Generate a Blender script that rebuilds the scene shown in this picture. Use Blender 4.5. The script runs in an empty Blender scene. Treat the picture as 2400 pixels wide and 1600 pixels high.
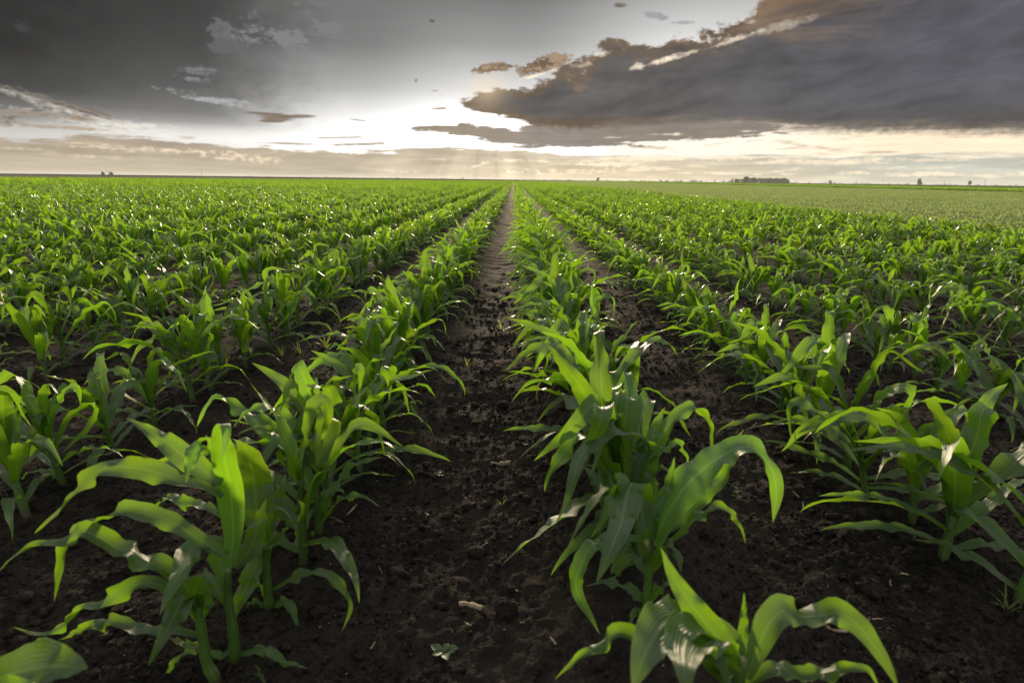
import bpy, math, random
import numpy as np
from mathutils import Vector

scene = bpy.context.scene
COL = scene.collection
R = math.radians

# ------------------------------------------------------------------ helpers
def tag(o, label=None, cat=None, group=None, kind=None):
    if label: o['label'] = label
    if cat: o['category'] = cat
    if group: o['group'] = group
    if kind: o['kind'] = kind
    return o

def link(o, parent=None):
    COL.objects.link(o)
    if parent is not None: o.parent = parent
    return o

def empty(name, loc=(0, 0, 0), rz=0.0, s=1.0):
    o = bpy.data.objects.new(name, None)
    o.empty_display_size = 0.05
    o.location = loc; o.rotation_euler = (0, 0, rz); o.scale = (s, s, s)
    return link(o)

def mesh_from(name, V, F, mat=None, uv=None, smooth=True):
    """V (n,3), F list/array of quads or tris, uv (n,2) per vertex"""
    me = bpy.data.meshes.new(name)
    V = np.asarray(V, dtype=np.float32)
    if isinstance(F, np.ndarray):
        k = F.shape[1]; nf = len(F)
        me.vertices.add(len(V)); me.vertices.foreach_set('co', V.ravel())
        me.loops.add(nf * k); me.loops.foreach_set('vertex_index', F.ravel().astype(np.int32))
        me.polygons.add(nf)
        me.polygons.foreach_set('loop_start', np.arange(0, nf * k, k, dtype=np.int32))
        me.update(calc_edges=True)
    else:
        me.from_pydata([tuple(v) for v in V], [], [tuple(f) for f in F]); me.update()
    if uv is not None:
        lay = me.uv_layers.new(name='UVMap')
        li = np.empty(len(me.loops), dtype=np.int32)
        me.loops.foreach_get('vertex_index', li)
        lay.data.foreach_set('uv', np.asarray(uv, dtype=np.float32)[li].ravel())
    if smooth:
        me.polygons.foreach_set('use_smooth', np.ones(len(me.polygons), dtype=bool))
    if mat: me.materials.append(mat)
    me.validate()
    return me

class MB:
    """collects vertices and faces into one mesh"""
    def __init__(s): s.V = []; s.F = []; s.U = []; s.n = 0
    def add(s, V, F, uv=None):
        V = np.asarray(V, float); s.V.append(V)
        s.F.extend([tuple(int(i) + s.n for i in f) for f in F])
        s.U.append(np.zeros((len(V), 2)) if uv is None else np.asarray(uv, float))
        s.n += len(V)
    def mesh(s, name, mat, smooth=True):
        return mesh_from(name, np.vstack(s.V), s.F, mat, np.vstack(s.U), smooth)
    def build(s, name, mat, parent=None, smooth=True):
        return link(bpy.data.objects.new(name, s.mesh(name, mat, smooth)), parent)

def tube_geo(P, rad, k=8, cap=True):
    P = np.asarray(P, float); n = len(P)
    rad = np.broadcast_to(np.asarray(rad, float), (n,))
    T = np.gradient(P, axis=0); T /= np.linalg.norm(T, axis=1)[:, None] + 1e-9
    V = []; F = []; U = []
    a0 = np.array([1.0, 0, 0]) if abs(T[0][0]) < 0.8 else np.array([0, 1.0, 0])
    for i in range(n):
        A = a0 - T[i] * np.dot(a0, T[i]); A /= np.linalg.norm(A); B = np.cross(T[i], A); a0 = A
        for j in range(k):
            t = 2 * math.pi * j / k
            V.append(P[i] + rad[i] * (math.cos(t) * A + math.sin(t) * B)); U.append((j / k, i / max(1, n - 1)))
    for i in range(n - 1):
        for j in range(k):
            F.append((i * k + j, i * k + (j + 1) % k, (i + 1) * k + (j + 1) % k, (i + 1) * k + j))
    if cap:
        F.append(tuple(range(k))[::-1]); F.append(tuple((n - 1) * k + j for j in range(k)))
    return np.array(V), F, np.array(U)

def catmull(P, n):
    P = np.asarray(P, float)
    if len(P) == 2: return P[0] + (P[1] - P[0]) * np.linspace(0, 1, n)[:, None]
    Q = np.vstack([2 * P[0] - P[1], P, 2 * P[-1] - P[-2]])
    seg = np.linalg.norm(np.diff(P, axis=0), axis=1); cum = np.concatenate([[0], np.cumsum(seg)])
    out = []
    for s in np.linspace(0, cum[-1], n):
        i = min(int(np.searchsorted(cum, s, 'right') - 1), len(seg) - 1)
        t = (s - cum[i]) / max(seg[i], 1e-9)
        p0, p1, p2, p3 = Q[i], Q[i + 1], Q[i + 2], Q[i + 3]
        out.append(0.5 * (2 * p1 + (p2 - p0) * t + (2 * p0 - 5 * p1 + 4 * p2 - p3) * t ** 2 + (3 * p1 - p0 - 3 * p2 + p3) * t ** 3))
    return np.array(out)

def sstep(x, a, b):
    t = np.clip((x - a) / (b - a), 0, 1); return t * t * (3 - 2 * t)

# ---- numpy gradient noise (2-D)
def _h(ix, iy, s):
    h = (ix.astype(np.int64) * 374761393 + iy.astype(np.int64) * 668265263 + s * 982451653) & 0xffffffff
    h = ((h ^ (h >> 13)) * 1274126177) & 0xffffffff
    return (h ^ (h >> 16)) & 0xffffffff
def gnoise(x, y, s=0):
    ix = np.floor(x).astype(np.int64); iy = np.floor(y).astype(np.int64); fx = x - ix; fy = y - iy
    u = fx * fx * fx * (fx * (fx * 6 - 15) + 10); v = fy * fy * fy * (fy * (fy * 6 - 15) + 10)
    def g(dx, dy):
        a = _h(ix + dx, iy + dy, s) / 4294967296.0 * 2 * math.pi
        return np.cos(a) * (fx - dx) + np.sin(a) * (fy - dy)
    return (g(0, 0) * (1 - u) + g(1, 0) * u) * (1 - v) + (g(0, 1) * (1 - u) + g(1, 1) * u) * v
def worley(x, y, s=0):
    ix = np.floor(x).astype(np.int64); iy = np.floor(y).astype(np.int64)
    best = np.full(x.shape, 9.0); second = np.full(x.shape, 9.0); rid = np.zeros(x.shape)
    for dx in (-1, 0, 1):
        for dy in (-1, 0, 1):
            a = _h(ix + dx, iy + dy, s) / 4294967296.0; b = _h(ix + dx, iy + dy, s + 7) / 4294967296.0
            d = (ix + dx + a - x) ** 2 + (iy + dy + b - y) ** 2
            c = _h(ix + dx, iy + dy, s + 13) / 4294967296.0
            nb = d < best
            second = np.where(nb, best, np.minimum(second, d)); rid = np.where(nb, c, rid); best = np.where(nb, d, best)
    return np.sqrt(best), np.sqrt(second), rid

# ------------------------------------------------------------------ camera
CAM_H = 0.80
PITCH = 15.87
FPX = 1333.3            # focal length in pixels of the 2400 px wide photograph
cam_d = bpy.data.cameras.new('camera')
cam = bpy.data.objects.new('camera', cam_d); COL.objects.link(cam)
cam_d.sensor_width = 36; cam_d.lens = 20.0
cam_d.clip_start = 0.02; cam_d.clip_end = 20000
from mathutils import Matrix
cam.matrix_world = Matrix.Translation((0, 0, CAM_H)) @ Matrix.Rotation(R(90 - PITCH), 4, 'X') @ Matrix.Rotation(R(0.70), 4, 'Z')
cam_d.dof.use_dof = True; cam_d.dof.focus_distance = 2.6; cam_d.dof.aperture_fstop = 5.6
scene.camera = cam
scene.render.engine = 'CYCLES'
scene.cycles.use_denoising = True
scene.cycles.max_bounces = 8; scene.cycles.transparent_max_bounces = 8
scene.cycles.transmission_bounces = 4
scene.cycles.sample_clamp_indirect = 6
scene.view_settings.view_transform = 'Standard'; scene.view_settings.look = 'None'
scene.view_settings.exposure = 0.18; scene.view_settings.gamma = 1.0

def ray(px, py):
    u = px - 1200.0; v = py - 800.0; r = R(0.70); t = R(PITCH)
    u2 = u * math.cos(r) + v * math.sin(r); v2 = -u * math.sin(r) + v * math.cos(r)
    return np.array([u2, FPX * math.cos(t) - v2 * math.sin(t), -FPX * math.sin(t) - v2 * math.cos(t)])
def at(px, py, Y):
    d = ray(px, py); return np.array([0, 0, CAM_H]) + d * (Y / d[1])
def on_ground(px, py, z=0.0):
    d = ray(px, py); return np.array([0, 0, CAM_H]) + d * ((z - CAM_H) / d[2])

# ------------------------------------------------------------------ node expressions
class NX:
    """tiny expression layer over shader maths nodes"""
    def __init__(s, nt): s.nt = nt
    def new(s, t): return s.nt.nodes.new(t)
    def put(s, sock, v):
        if isinstance(v, (int, float)): sock.default_value = v
        elif isinstance(v, tuple): sock.default_value = v if len(v) == len(sock.default_value) else tuple(v) + (1.0,)
        else: s.nt.links.new(v, sock)
    def m(s, op, a, b=None, c=None):
        n = s.new('ShaderNodeMath'); n.operation = op; s.put(n.inputs[0], a)
        if b is not None: s.put(n.inputs[1], b)
        if c is not None: s.put(n.inputs[2], c)
        return n.outputs[0]
    def add(s, a, b): return s.m('ADD', a, b)
    def sub(s, a, b): return s.m('SUBTRACT', a, b)
    def mul(s, a, b): return s.m('MULTIPLY', a, b)
    def ma(s, a, b, c): return s.m('MULTIPLY_ADD', a, b, c)
    def ss(s, x, a, b, lo=0.0, hi=1.0):
        n = s.new('ShaderNodeMapRange'); n.interpolation_type = 'SMOOTHSTEP'
        s.put(n.inputs[0], x); s.put(n.inputs[1], a); s.put(n.inputs[2], b); s.put(n.inputs[3], lo); s.put(n.inputs[4], hi)
        return n.outputs[0]
    def vec(s, x, y, z=0.0):
        n = s.new('ShaderNodeCombineXYZ'); s.put(n.inputs[0], x); s.put(n.inputs[1], y); s.put(n.inputs[2], z); return n.outputs[0]
    def noise(s, v, scale=1.0, detail=4.0, rough=0.55, dist=0.0, lac=2.0):
        n = s.new('ShaderNodeTexNoise'); s.put(n.inputs['Vector'], v); n.inputs['Scale'].default_value = scale
        n.inputs['Detail'].default_value = detail; n.inputs['Roughness'].default_value = rough
        n.inputs['Distortion'].default_value = dist; n.inputs['Lacunarity'].default_value = lac
        return n.outputs['Fac']
    def curve(s, x, pts, x0, x1, y0, y1):
        """piecewise linear function of x through pts"""
        n = s.new('ShaderNodeFloatCurve'); mp = n.mapping; c = mp.curves[0]
        pts = sorted(pts)
        pn = [((p[0] - x0) / (x1 - x0), (p[1] - y0) / (y1 - y0)) for p in pts]
        if pn[0][0] > 0.001: pn = [(0.0, pn[0][1])] + pn
        if pn[-1][0] < 0.999: pn = pn + [(1.0, pn[-1][1])]
        while len(c.points) < len(pn): c.points.new(0.5, 0.5)
        for p, q in zip(c.points, pn): p.location = q; p.handle_type = 'VECTOR'
        mp.update()
        s.put(n.inputs['Value'], s.ma(x, 1.0 / (x1 - x0), -x0 / (x1 - x0)))
        return s.ma(n.outputs[0], (y1 - y0), y0)
    def mix(s, f, a, b, mode='MIX'):
        n = s.new('ShaderNodeMix'); n.data_type = 'RGBA'; n.blend_type = mode; n.clamp_factor = True
        s.put(n.inputs[0], f); s.put(n.inputs[6], a); s.put(n.inputs[7], b); return n.outputs[2]
    def mixf(s, f, a, b):
        n = s.new('ShaderNodeMix'); n.data_type = 'FLOAT'; s.put(n.inputs[0], f); s.put(n.inputs[2], a); s.put(n.inputs[3], b); return n.outputs[0]
    def rgb(s, r, g, b):
        n = s.new('ShaderNodeCombineColor'); s.put(n.inputs[0], r); s.put(n.inputs[1], g); s.put(n.inputs[2], b); return n.outputs[0]
    def scale(s, c, f):
        n = s.new('ShaderNodeVectorMath'); n.operation = 'SCALE'; s.put(n.inputs[0], c); s.put(n.inputs['Scale'], f); return n.outputs[0]

def lin(*c):
    out = tuple((v / 255 / 12.92 if v / 255 <= 0.04045 else ((v / 255 + 0.055) / 1.055) ** 2.4) for v in c)
    return out if len(out) > 1 else out[0]
# ------------------------------------------------------------------ sky and sun
SUN_AZ, SUN_EL = -2.7, 8.0        # degrees from straight ahead (+Y), and above the horizon
def build_sky():
    w = bpy.data.worlds.new('World'); w.use_nodes = True
    nt = w.node_tree; nt.nodes.clear(); x = NX(nt)
    tc = x.new('ShaderNodeTexCoord'); sp = x.new('ShaderNodeSeparateXYZ'); nt.links.new(tc.outputs['Generated'], sp.inputs[0])
    dx, dy, dz = sp.outputs
    A = x.mul(x.m('ARCTAN2', dx, dy), 57.29578)
    H = x.mul(x.m('ARCTAN2', dz, x.m('SQRT', x.add(x.mul(dx, dx), x.mul(dy, dy)))), 57.29578)
    # noise fields over (azimuth, elevation)
    def nz(ax, ay, seed, detail=5, rough=0.55, shear=0.0, dist=0.0):
        hh = H if shear == 0 else x.ma(A, -shear, H)
        return x.ma(x.noise(x.vec(x.mul(A, ax), x.mul(hh, ay), seed), 1.0, detail, rough, dist), 2.0, -1.0)
    n_puff = nz(0.42, 0.75, 1.3, 6, 0.6)
    n_fine = nz(1.5, 2.6, 4.1, 5, 0.6)
    n_str = nz(0.07, 0.9, 8.2, 6, 0.55)
    n_str2 = nz(0.16, 2.2, 12.2, 6, 0.6)
    n_diag = nz(0.11, 0.45, 15.0, 6, 0.58, shear=0.11, dist=1.0)
    n_bil = nz(0.26, 0.62, 44.0, 6, 0.6, shear=0.10)
    n_lump = nz(0.22, 0.40, 33.0, 3, 0.5)
    n_low = nz(0.30, 1.9, 27.0, 6, 0.62)
    # --- open sky brightness, by columns of azimuth
    def col(pts):
        return x.curve(H, [(h, lin(v)) if v <= 255 else (h, v / 255.0) for h, v in pts], 0, 20, 0, 2)
    cL2 = col([(0, 175), (1.5, 178), (2.7, 200), (3.3, 185), (4.3, 118), (5.9, 66), (8.7, 46), (11.5, 42), (16, 40)])
    cL1 = col([(0, 185), (1.85, 215), (3.0, 232), (3.6, 210), (4.3, 150), (5.1, 115), (6.9, 88), (10, 68), (13, 60), (16, 58)])
    cM = col([(0, 200), (2.2, 250), (3.75, 240), (5.6, 208), (7.8, 166), (11.2, 118), (14.5, 112), (18, 108)])
    cC = col([(0, 215), (2.5, 262), (4.0, 258), (5.9, 244), (8.2, 206), (11.7, 150), (15, 118), (18, 110)])
    g = x.mixf(x.ss(x.add(A, x.mul(n_puff, 4)), -41, -27), cL2, cL1)
    g = x.mixf(x.ss(x.add(A, x.mul(n_puff, 3)), -28, -14), g, cM)
    g = x.mixf(x.ss(A, -15, -3), g, cC)
    cR = col([(0, 215), (6, 250), (9, 246), (11, 228), (13, 200), (15, 172), (18, 130)])
    g = x.mixf(x.ss(A, 0, 17), g, cR)
    g = x.mul(g, x.ma(n_str, 0.06, 1.0))
    # the veiled sun's glare is far brighter than white paper
    ga = x.m('POWER', x.mul(x.add(A, 7.0), 1 / 13.0), 2); gh = x.m('POWER', x.mul(x.sub(H, 3.6), 1 / 3.4), 2)
    g = x.mul(g, x.ma(x.m('EXPONENT', x.mul(x.add(ga, gh), -1.0)), HDR, 1.0))
    warm = x.ss(H, 9.0, 1.0)
    sky = x.mix(warm, x.scale((1.0, 0.995, 0.985), g), x.scale((1.0, 0.97, 0.91), g))
    def blob(a, h, ra, rh, edge=0.35, amp=1.0, nse=None, rot=0.0):
        da = x.ma(A, 1.0, -a); dh = x.ma(H, 1.0, -h)
        if rot: dh = x.ma(da, -rot, dh)
        r2 = x.add(x.m('POWER', x.m('ABSOLUTE', x.mul(da, 1 / ra)), 2), x.m('POWER', x.m('ABSOLUTE', x.mul(dh, 1 / rh)), 2))
        return x.ss(x.add(x.sub(1.0, r2), x.mul(nse if nse is not None else n_puff, amp)), 0.0, edge)
    # bright puffs in the dark part of the sky
    nmix = x.add(x.mul(n_puff, 2.2), x.mul(n_fine, 1.2))
    for a, h, ra, rh, v, amp in [(-20.5, 11.2, 3.6, 0.75, 128, 2.0), (-22.6, 12.0, 1.1, 0.9, 124, 1.2), (-17.0, 12.0, 2.4, 1.0, 122, 2.2),
                                 (-16.5, 13.9, 2.6, 1.0, 112, 3.2), (-25.2, 11.6, 0.9, 0.7, 105, 2.4), (-24.6, 10.2, 1.3, 0.5, 98, 3.0)]:
        sky = x.mix(x.mul(blob(a, h, ra, rh, 1.0, amp * 0.85, nmix), 0.78), sky, tuple([lin(v)] * 3))
    for a, h, ra, rh, v, rot in [(-27.0, 8.2, 1.6, 0.32, 128, 0.0), (-27.6, 7.6, 1.8, 0.2, 140, -0.05), (-25.5, 6.0, 4.6, 0.32, 178, -0.13), (-38.0, 9.9, 0.5, 0.5, 66, 0.0)]:
        sky = x.mix(x.mul(blob(a, h, ra, rh * 1.3, 1.7, 2.0, x.add(n_str2, n_fine), rot), 0.8), sky, tuple([lin(v)] * 3))
    # bright lit wedge low in the left sky
    sky = x.mix(x.mul(blob(-33.0, 3.55, 7.0, 0.85, 1.8, 2.0, x.add(n_str2, n_fine), -0.10), 0.8), sky, lin(236, 230, 220))
    # brown streaky clouds low in the left sky
    sky = x.mix(x.mul(blob(-37.0, 5.0, 4.6, 0.50, 1.6, 1.6, x.add(n_str2, n_fine), -0.27), 0.75), sky, lin(206, 198, 186))
    sky = x.mix(x.mul(blob(-39.0, 4.2, 3.6, 0.42, 1.6, 1.6, x.add(n_str2, n_fine), -0.05), 0.7), sky, lin(200, 190, 176))
    for a, h, ra, rh, c, rot, amp in [(-37.2, 5.25, 3.4, 0.24, (92, 80, 66), -0.28, 2.2), (-35.6, 4.7, 2.6, 0.17, (96, 82, 68), -0.28, 2.0), (-34.8, 4.75, 2.2, 0.16, (110, 98, 84), -0.32, 2.4), (-38.8, 4.1, 3.0, 0.42, (120, 103, 84), 0.0, 2.6),
                                      (-40.5, 3.7, 1.6, 0.5, (112, 92, 72), 0.0, 2.4), (-35.6, 4.1, 1.4, 0.28, (135, 112, 90), -0.1, 2.0), (-37.0, 3.4, 3.5, 0.2, (165, 148, 128), 0.0, 2.6),
                                      (-33.0, 2.95, 3.2, 0.16, (185, 172, 156), 0.0, 2.4), (-28.6, 3.05, 0.9, 0.22, (196, 180, 160), 0.0, 1.6)]:
        sky = x.mix(x.mul(blob(a, h, ra, rh, 1.5, amp * 0.8, x.add(n_str2, n_fine), rot), 0.85), sky, lin(*c))
    # --- low bank over the horizon
    bank_top = x.curve(A, [(-60, 2.6), (-40, 2.35), (-36, 2.85), (-33, 2.95), (-29, 2.6), (-24, 2.5), (-20, 2.35), (-15, 2.5), (-10, 2.6), (-6, 2.95), (-2, 2.95), (2, 2.6), (8, 2.2), (14, 2.3), (40, 2.4), (60, 2.4)], -60, 60, 0, 20)
    bw = x.add(H, x.add(x.mul(n_str2, 0.9), x.mul(n_puff, 0.45)))
    bank = x.ss(x.sub(bank_top, bw), -0.02, 0.26)
    bl = x.mix(x.ss(H, 0.1, 2.6), lin(184, 171, 147), lin(174, 160, 140))
    br = x.mix(x.ss(H, 0.0, 2.4), lin(222, 204, 168), lin(200, 186, 162))
    bc = x.mix(x.ss(A, -14, 4), bl, br)
    bc = x.mix(x.ss(A, 10, 38), bc, x.mix(x.ss(H, 0.0, 2.2), lin(200, 196, 176), lin(184, 186, 174)))
    bc = x.scale(bc, x.add(x.ma(n_str2, 0.30, x.ma(n_str, 0.3, 1.0)), x.mul(n_low, 0.25)))
    rim = x.mul(x.ss(x.sub(bank_top, bw), 0.5, 0.0), x.ss(A, -24, -6))
    bc = x.mix(x.mul(rim, 0.15), bc, lin(255, 240, 215))
    sky = x.mix(bank, sky, bc)
    # peach wisps inside the left bank
    for a, h, ra, rh, v, rot, amp in [(-26.5, 1.75, 4.4, 0.28, 0.8, -0.06, 2.6), (-31.5, 1.95, 3.5, 0.30, 0.5, -0.04, 2.8), (-23.0, 1.42, 1.6, 0.15, 0.9, 0.05, 2.2), (-35.5, 1.4, 1.2, 0.14, 0.7, 0, 2.0),
                                      (-39.5, 1.75, 2.2, 0.16, 0.4, 0, 2.0), (-11.0, 0.62, 3.2, 0.14, 0.45, 0.0, 2.4), (-7.5, 1.75, 1.2, 0.14, 0.35, 0, 2.0),
                                      (-3.2, 1.38, 0.9, 0.16, 0.95, 0.15, 1.8), (0.8, 0.75, 2.2, 0.16, 0.9, 0.0, 2.6), (5.5, 0.85, 3.6, 0.22, 0.8, 0.0, 2.8), (8.0, 1.5, 3.6, 0.25, 0.95, 0.0, 2.6), (2.0, 1.75, 3.8, 0.13, 0.95, -0.02, 1.8)]:
        m = x.mul(blob(a, h, ra * 1.15, rh * 1.4, 1.7, amp * 0.85, x.add(x.mul(n_fine, 1.3), n_str2), rot), v)
        sky = x.mix(m, sky, lin(255, 236, 206) if a > -8 else lin(240, 218, 190))
    # --- low layers on the right: cream bands and puffs
    rr = x.ss(A, -1.0, 9.0)
    band = x.mul(x.mul(x.ss(x.add(H, x.mul(n_str2, 0.9)), 1.9, 2.5), x.ss(x.add(H, x.mul(n_str, 1.0)), 5.6, 4.8)), x.ss(A, 3.0, 16.0))
    cream = x.mix(x.ss(A, 18, 34), lin(255, 246, 228), lin(252, 232, 200))
    cream = x.mix(x.mul(x.ss(x.add(n_str2, n_low), 0.05, 0.55), x.ss(A, 3, 12)), cream, lin(196, 178, 154))
    cream = x.scale(cream, x.ma(n_str2, 0.25, 1.02))
    sky = x.mix(band, sky, cream)
    for a, h, ra, rh, v in [(27.5, 1.75, 6.0, 0.28, 0.8), (20.0, 2.05, 5.0, 0.22, 0.8), (35, 1.85, 3.5, 0.14, 0.6), (12.5, 2.1, 5.5, 0.25, 0.9), (13.0, 1.15, 3.0, 0.25, 0.75), (19.2, 0.78, 1.9, 0.16, 0.85), (16, 0.75, 1.0, 0.11, 0.7), (25.0, 0.72, 1.1, 0.11, 0.7),
                            (29.5, 0.86, 2.1, 0.17, 0.85), (34.6, 0.80, 3.2, 0.20, 0.9), (38.6, 0.72, 0.9, 0.16, 0.6), (40.8, 0.8, 1.2, 0.22, 0.85), (22.6, 0.7, 0.9, 0.09, 0.7)]:
        m = x.mul(blob(a, h, ra, rh * 1.25, 1.2, 1.5, x.add(n_fine, x.mul(n_low, 0.9))), v)
        sky = x.mix(m, sky, lin(250, 232, 202))
    # mottled small clouds between the bands
    mott = x.mul(x.mul(x.ss(n_low, 0.10, 0.42), rr), x.mul(x.ss(H, 2.6, 2.0), x.ss(H, 0.25, 0.7)))
    sky = x.mix(x.mul(mott, 0.9), sky, lin(252, 234, 204))
    mottl = x.mul(x.mul(x.ss(n_low, 0.16, 0.5), x.ss(A, -12, -20)), x.mul(x.ss(H, 2.7, 2.2), x.ss(H, 0.9, 1.4)))
    sky = x.mix(x.mul(mottl, 0.8), sky, lin(238, 214, 184))
    # --- second thin dark layer under the big cloud
    t2 = x.curve(A, [(-60, 3.6), (-10.4, 4.35), (-9.4, 4.7), (-8, 4.85), (-5.5, 4.85), (-4.2, 5.05), (-2, 4.75), (0, 4.75), (2, 5.1), (4, 5.6), (12, 5.6), (22, 5.0), (26, 4.3), (60, 3.6)], -60, 60, 0, 20)
    b2 = x.curve(A, [(-60, 4.5), (-10.4, 4.4), (-9.4, 4.15), (-6, 3.95), (-4, 3.6), (-2, 3.2), (1, 2.95), (6, 2.9), (10, 3.1), (14, 3.35), (20, 3.7), (24, 4.1), (26, 4.3), (60, 4.4)], -60, 60, 0, 20)
    h2 = x.add(H, x.add(x.mul(n_str2, 0.8), x.add(x.mul(n_fine, 0.25), x.mul(n_puff, 0.4))))
    m2 = x.mul(x.ss(x.sub(t2, h2), 0.0, 0.2), x.ss(x.sub(h2, b2), 0.0, 0.28))
    c2 = x.mix(x.ss(A, -6, 5), lin(128, 110, 88), lin(120, 110, 100))
    c2 = x.scale(c2, x.ma(n_str2, 0.45, x.ma(n_puff, 0.35, 1.0)))
    sky = x.mix(x.mul(m2, 0.93), sky, c2)
    # --- the big dark cloud
    up = x.curve(A, [(-60, 7.2), (-5.6, 7.2), (-5.0, 7.45), (-3.4, 8.0), (-1.6, 8.45), (-0.2, 8.6), (1.2, 8.9), (2.6, 9.5), (4.2, 10.7), (5.8, 10.6), (7.3, 11.6), (8.6, 12.2), (10.0, 12.5), (12.3, 12.0), (14.9, 12.1), (17.4, 12.7), (19.4, 13.6), (20.8, 14.6), (22.6, 16.0), (26, 19.5), (60, 20)], -60, 60, 0, 20)
    lo = x.curve(A, [(-60, 7.3), (-5.6, 7.1), (-4.6, 6.4), (-3.4, 6.0), (-1.5, 5.6), (0.4, 5.3), (2.0, 4.7), (6, 4.5), (12.9, 4.4), (20.4, 4.3), (24, 4.0), (27.2, 3.8), (31, 3.65), (34.8, 3.5), (40, 3.2), (60, 2.8)], -60, 60, 0, 20)
    hu = x.add(H, x.add(x.mul(n_puff, 2.0), x.add(x.mul(n_fine, 0.8), x.mul(n_lump, 2.2))))
    hl = x.add(H, x.add(x.mul(n_str, 0.5), x.add(x.mul(n_fine, 0.4), x.mul(n_str2, 0.5))))
    du = x.sub(up, hu); dl = x.sub(hl, lo)
    soft = x.ss(A, 0, 18, 0.25, 0.95)
    M = x.mul(x.ss(du, -0.1, 0.75), x.ss(dl, -0.08, soft))
    # small separate arm above the tongue, and loose scraps
    arm = x.m('MAXIMUM', blob(-2.0, 9.75, 2.5, 0.50, 0.5, 1.2, x.add(n_puff, n_fine), 0.12), blob(2.4, 10.05, 2.6, 0.72, 0.5, 1.3, x.add(n_puff, n_fine), 0.22))
    M = x.m('MAXIMUM', x.mul(M, x.ss(x.add(A, x.mul(n_fine, 2.0)), -6.6, -5.2)), arm)
    deep = x.ss(x.m('MINIMUM', du, x.mul(dl, 1.6)), 0.1, 2.6)
    cc = x.mix(deep, lin(106, 89, 71), lin(84, 82, 82))
    cc = x.mix(x.mul(x.ss(A, 14, 36), x.ss(H, 4, 8)), cc, lin(80, 80, 88))
    cc = x.mix(x.mul(x.ss(A, 12, 20), x.mul(x.ss(x.add(H, x.mul(n_diag, 5)), 10.5, 14.0), x.ss(A, 34, 22))), cc, lin(118, 98, 80))
    cc = x.mix(x.mul(x.ss(dl, 1.5, 0.0), x.ss(A, 4, 20)), cc, lin(140, 132, 124))
    cc = x.scale(cc, x.add(x.ma(n_diag, 0.62, 1.0), x.add(x.mul(n_lump, 0.30), x.mul(n_bil, 0.48))))
    lit = x.mul(x.mul(x.ss(n_bil, 0.05, 0.45), x.ss(du, 3.2, 0.6)), x.ss(A, 30, 18))
    cc = x.mix(x.mul(lit, 0.6), cc, lin(158, 130, 102))
    rimm = x.mul(x.ss(du, 0.9, 0.1), x.ss(x.add(n_fine, n_puff), -0.1, 0.25))
    cc = x.mix(x.mul(rimm, 0.5), cc, lin(196, 170, 140))
    sky = x.mix(x.mul(M, 0.985), sky, cc)
    # bright rents in the upper edge
    for a, h, ra, rh, rot, v in [(14.0, 10.45, 2.4, 0.24, 0.22, 0.9), (11.0, 9.75, 1.0, 0.33, 0.25, 0.95), (19.0, 11.55, 2.6, 0.20, 0.25, 0.55), (1.8, 9.15, 1.4, 0.16, 0.25, 0.95), (6.0, 10.0, 1.4, 0.2, 0.1, 0.5), (22.5, 12.3, 3.4, 0.35, 0.18, 0.35), (8.0, 10.9, 1.0, 0.25, 0.2, 0.6), (3.6, 9.6, 0.7, 0.2, 0.3, 0.6), (14.3, 4.15, 2.0, 0.12, 0.0, 0.95), (21.0, 4.35, 1.0, 0.1, 0.0, 0.85), (24.0, 4.3, 1.2, 0.1, 0.0, 0.7), (9.5, 3.9, 1.2, 0.07, 0.0, 0.6)]:
        m = x.mul(blob(a, h, ra, rh * 1.3, 1.7, 1.2, x.add(n_fine, n_puff), rot), v)
        sky = x.mix(m, sky, lin(255, 238, 214))
    # small dark clouds by themselves
    for a, h, ra, rh, rot, c, amp in [(-21.4, 5.00, 1.7, 0.46, 0.0, (116, 101, 84), 0.8), (-19.7, 5.15, 1.9, 0.21, 0.05, (118, 104, 88), 0.4), (-22.6, 5.25, 1.7, 0.15, -0.02, (120, 105, 90), 0.3), (-22.0, 4.66, 1.2, 0.18, 0.02, (120, 104, 86), 0.5),
                                      (-7.55, 13.32, 0.32, 0.16, -0.1, (98, 84, 62), 0.5), (-9.1, 8.55, 0.22, 0.22, 0.4, (150, 130, 104), 1.0), (-7.4, 7.75, 0.45, 0.08, 0.0, (178, 160, 140), 0.6), (-7.0, 6.25, 0.9, 0.12, 0.05, (165, 142, 116), 1.2),
                                      (9.2, 14.6, 0.8, 0.25, 0.0, (105, 92, 75), 1.2), (12.5, 13.7, 1.4, 0.35, -0.2, (150, 150, 152), 1.6), (14.8, 13.1, 1.2, 0.2, 0.0, (160, 160, 160), 1.6), (-14.5, 5.05, 1.0, 0.08, -0.1, (172, 164, 154), 1.2),
                                      (-16.0, 3.5, 3.5, 0.10, 0.05, (180, 172, 162), 1.8), (-20.5, 2.85, 3.0, 0.11, 0.0, (168, 156, 142), 1.6), (-14.0, 3.0, 4.0, 0.14, 0.06, (160, 150, 138), 1.8)]:
        sky = x.mix(x.mul(blob(a, h, ra, rh, 0.9, amp * 0.6, x.add(n_fine, n_puff), rot), 0.88), sky, lin(*c))
    # faint rays under the cloud
    phi = x.m('ARCTAN2', x.ma(A, 1.0, -SUN_AZ), x.sub(SUN_EL + 0.5, H))
    rays = x.sub(x.noise(x.vec(x.mul(phi, 5.0), 3.3, 0.0), 1.0, 2.0, 0.5), 0.42)
    rays = x.mul(x.mul(rays, x.ss(H, 3.0, 2.0)), x.mul(x.ss(A, -24, -12), x.ss(A, 6, -1)))
    sky = x.scale(sky, x.ma(rays, 1.2, 1.0))
    # soft glow where the sun stands behind the cloud's edge
    gl = x.add(x.m('POWER', x.mul(x.sub(A, -2.6), 0.5), 2), x.m('POWER', x.mul(x.sub(H, 7.9), 0.7), 2))
    glow = x.m('EXPONENT', x.mul(gl, -1.2))
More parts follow.
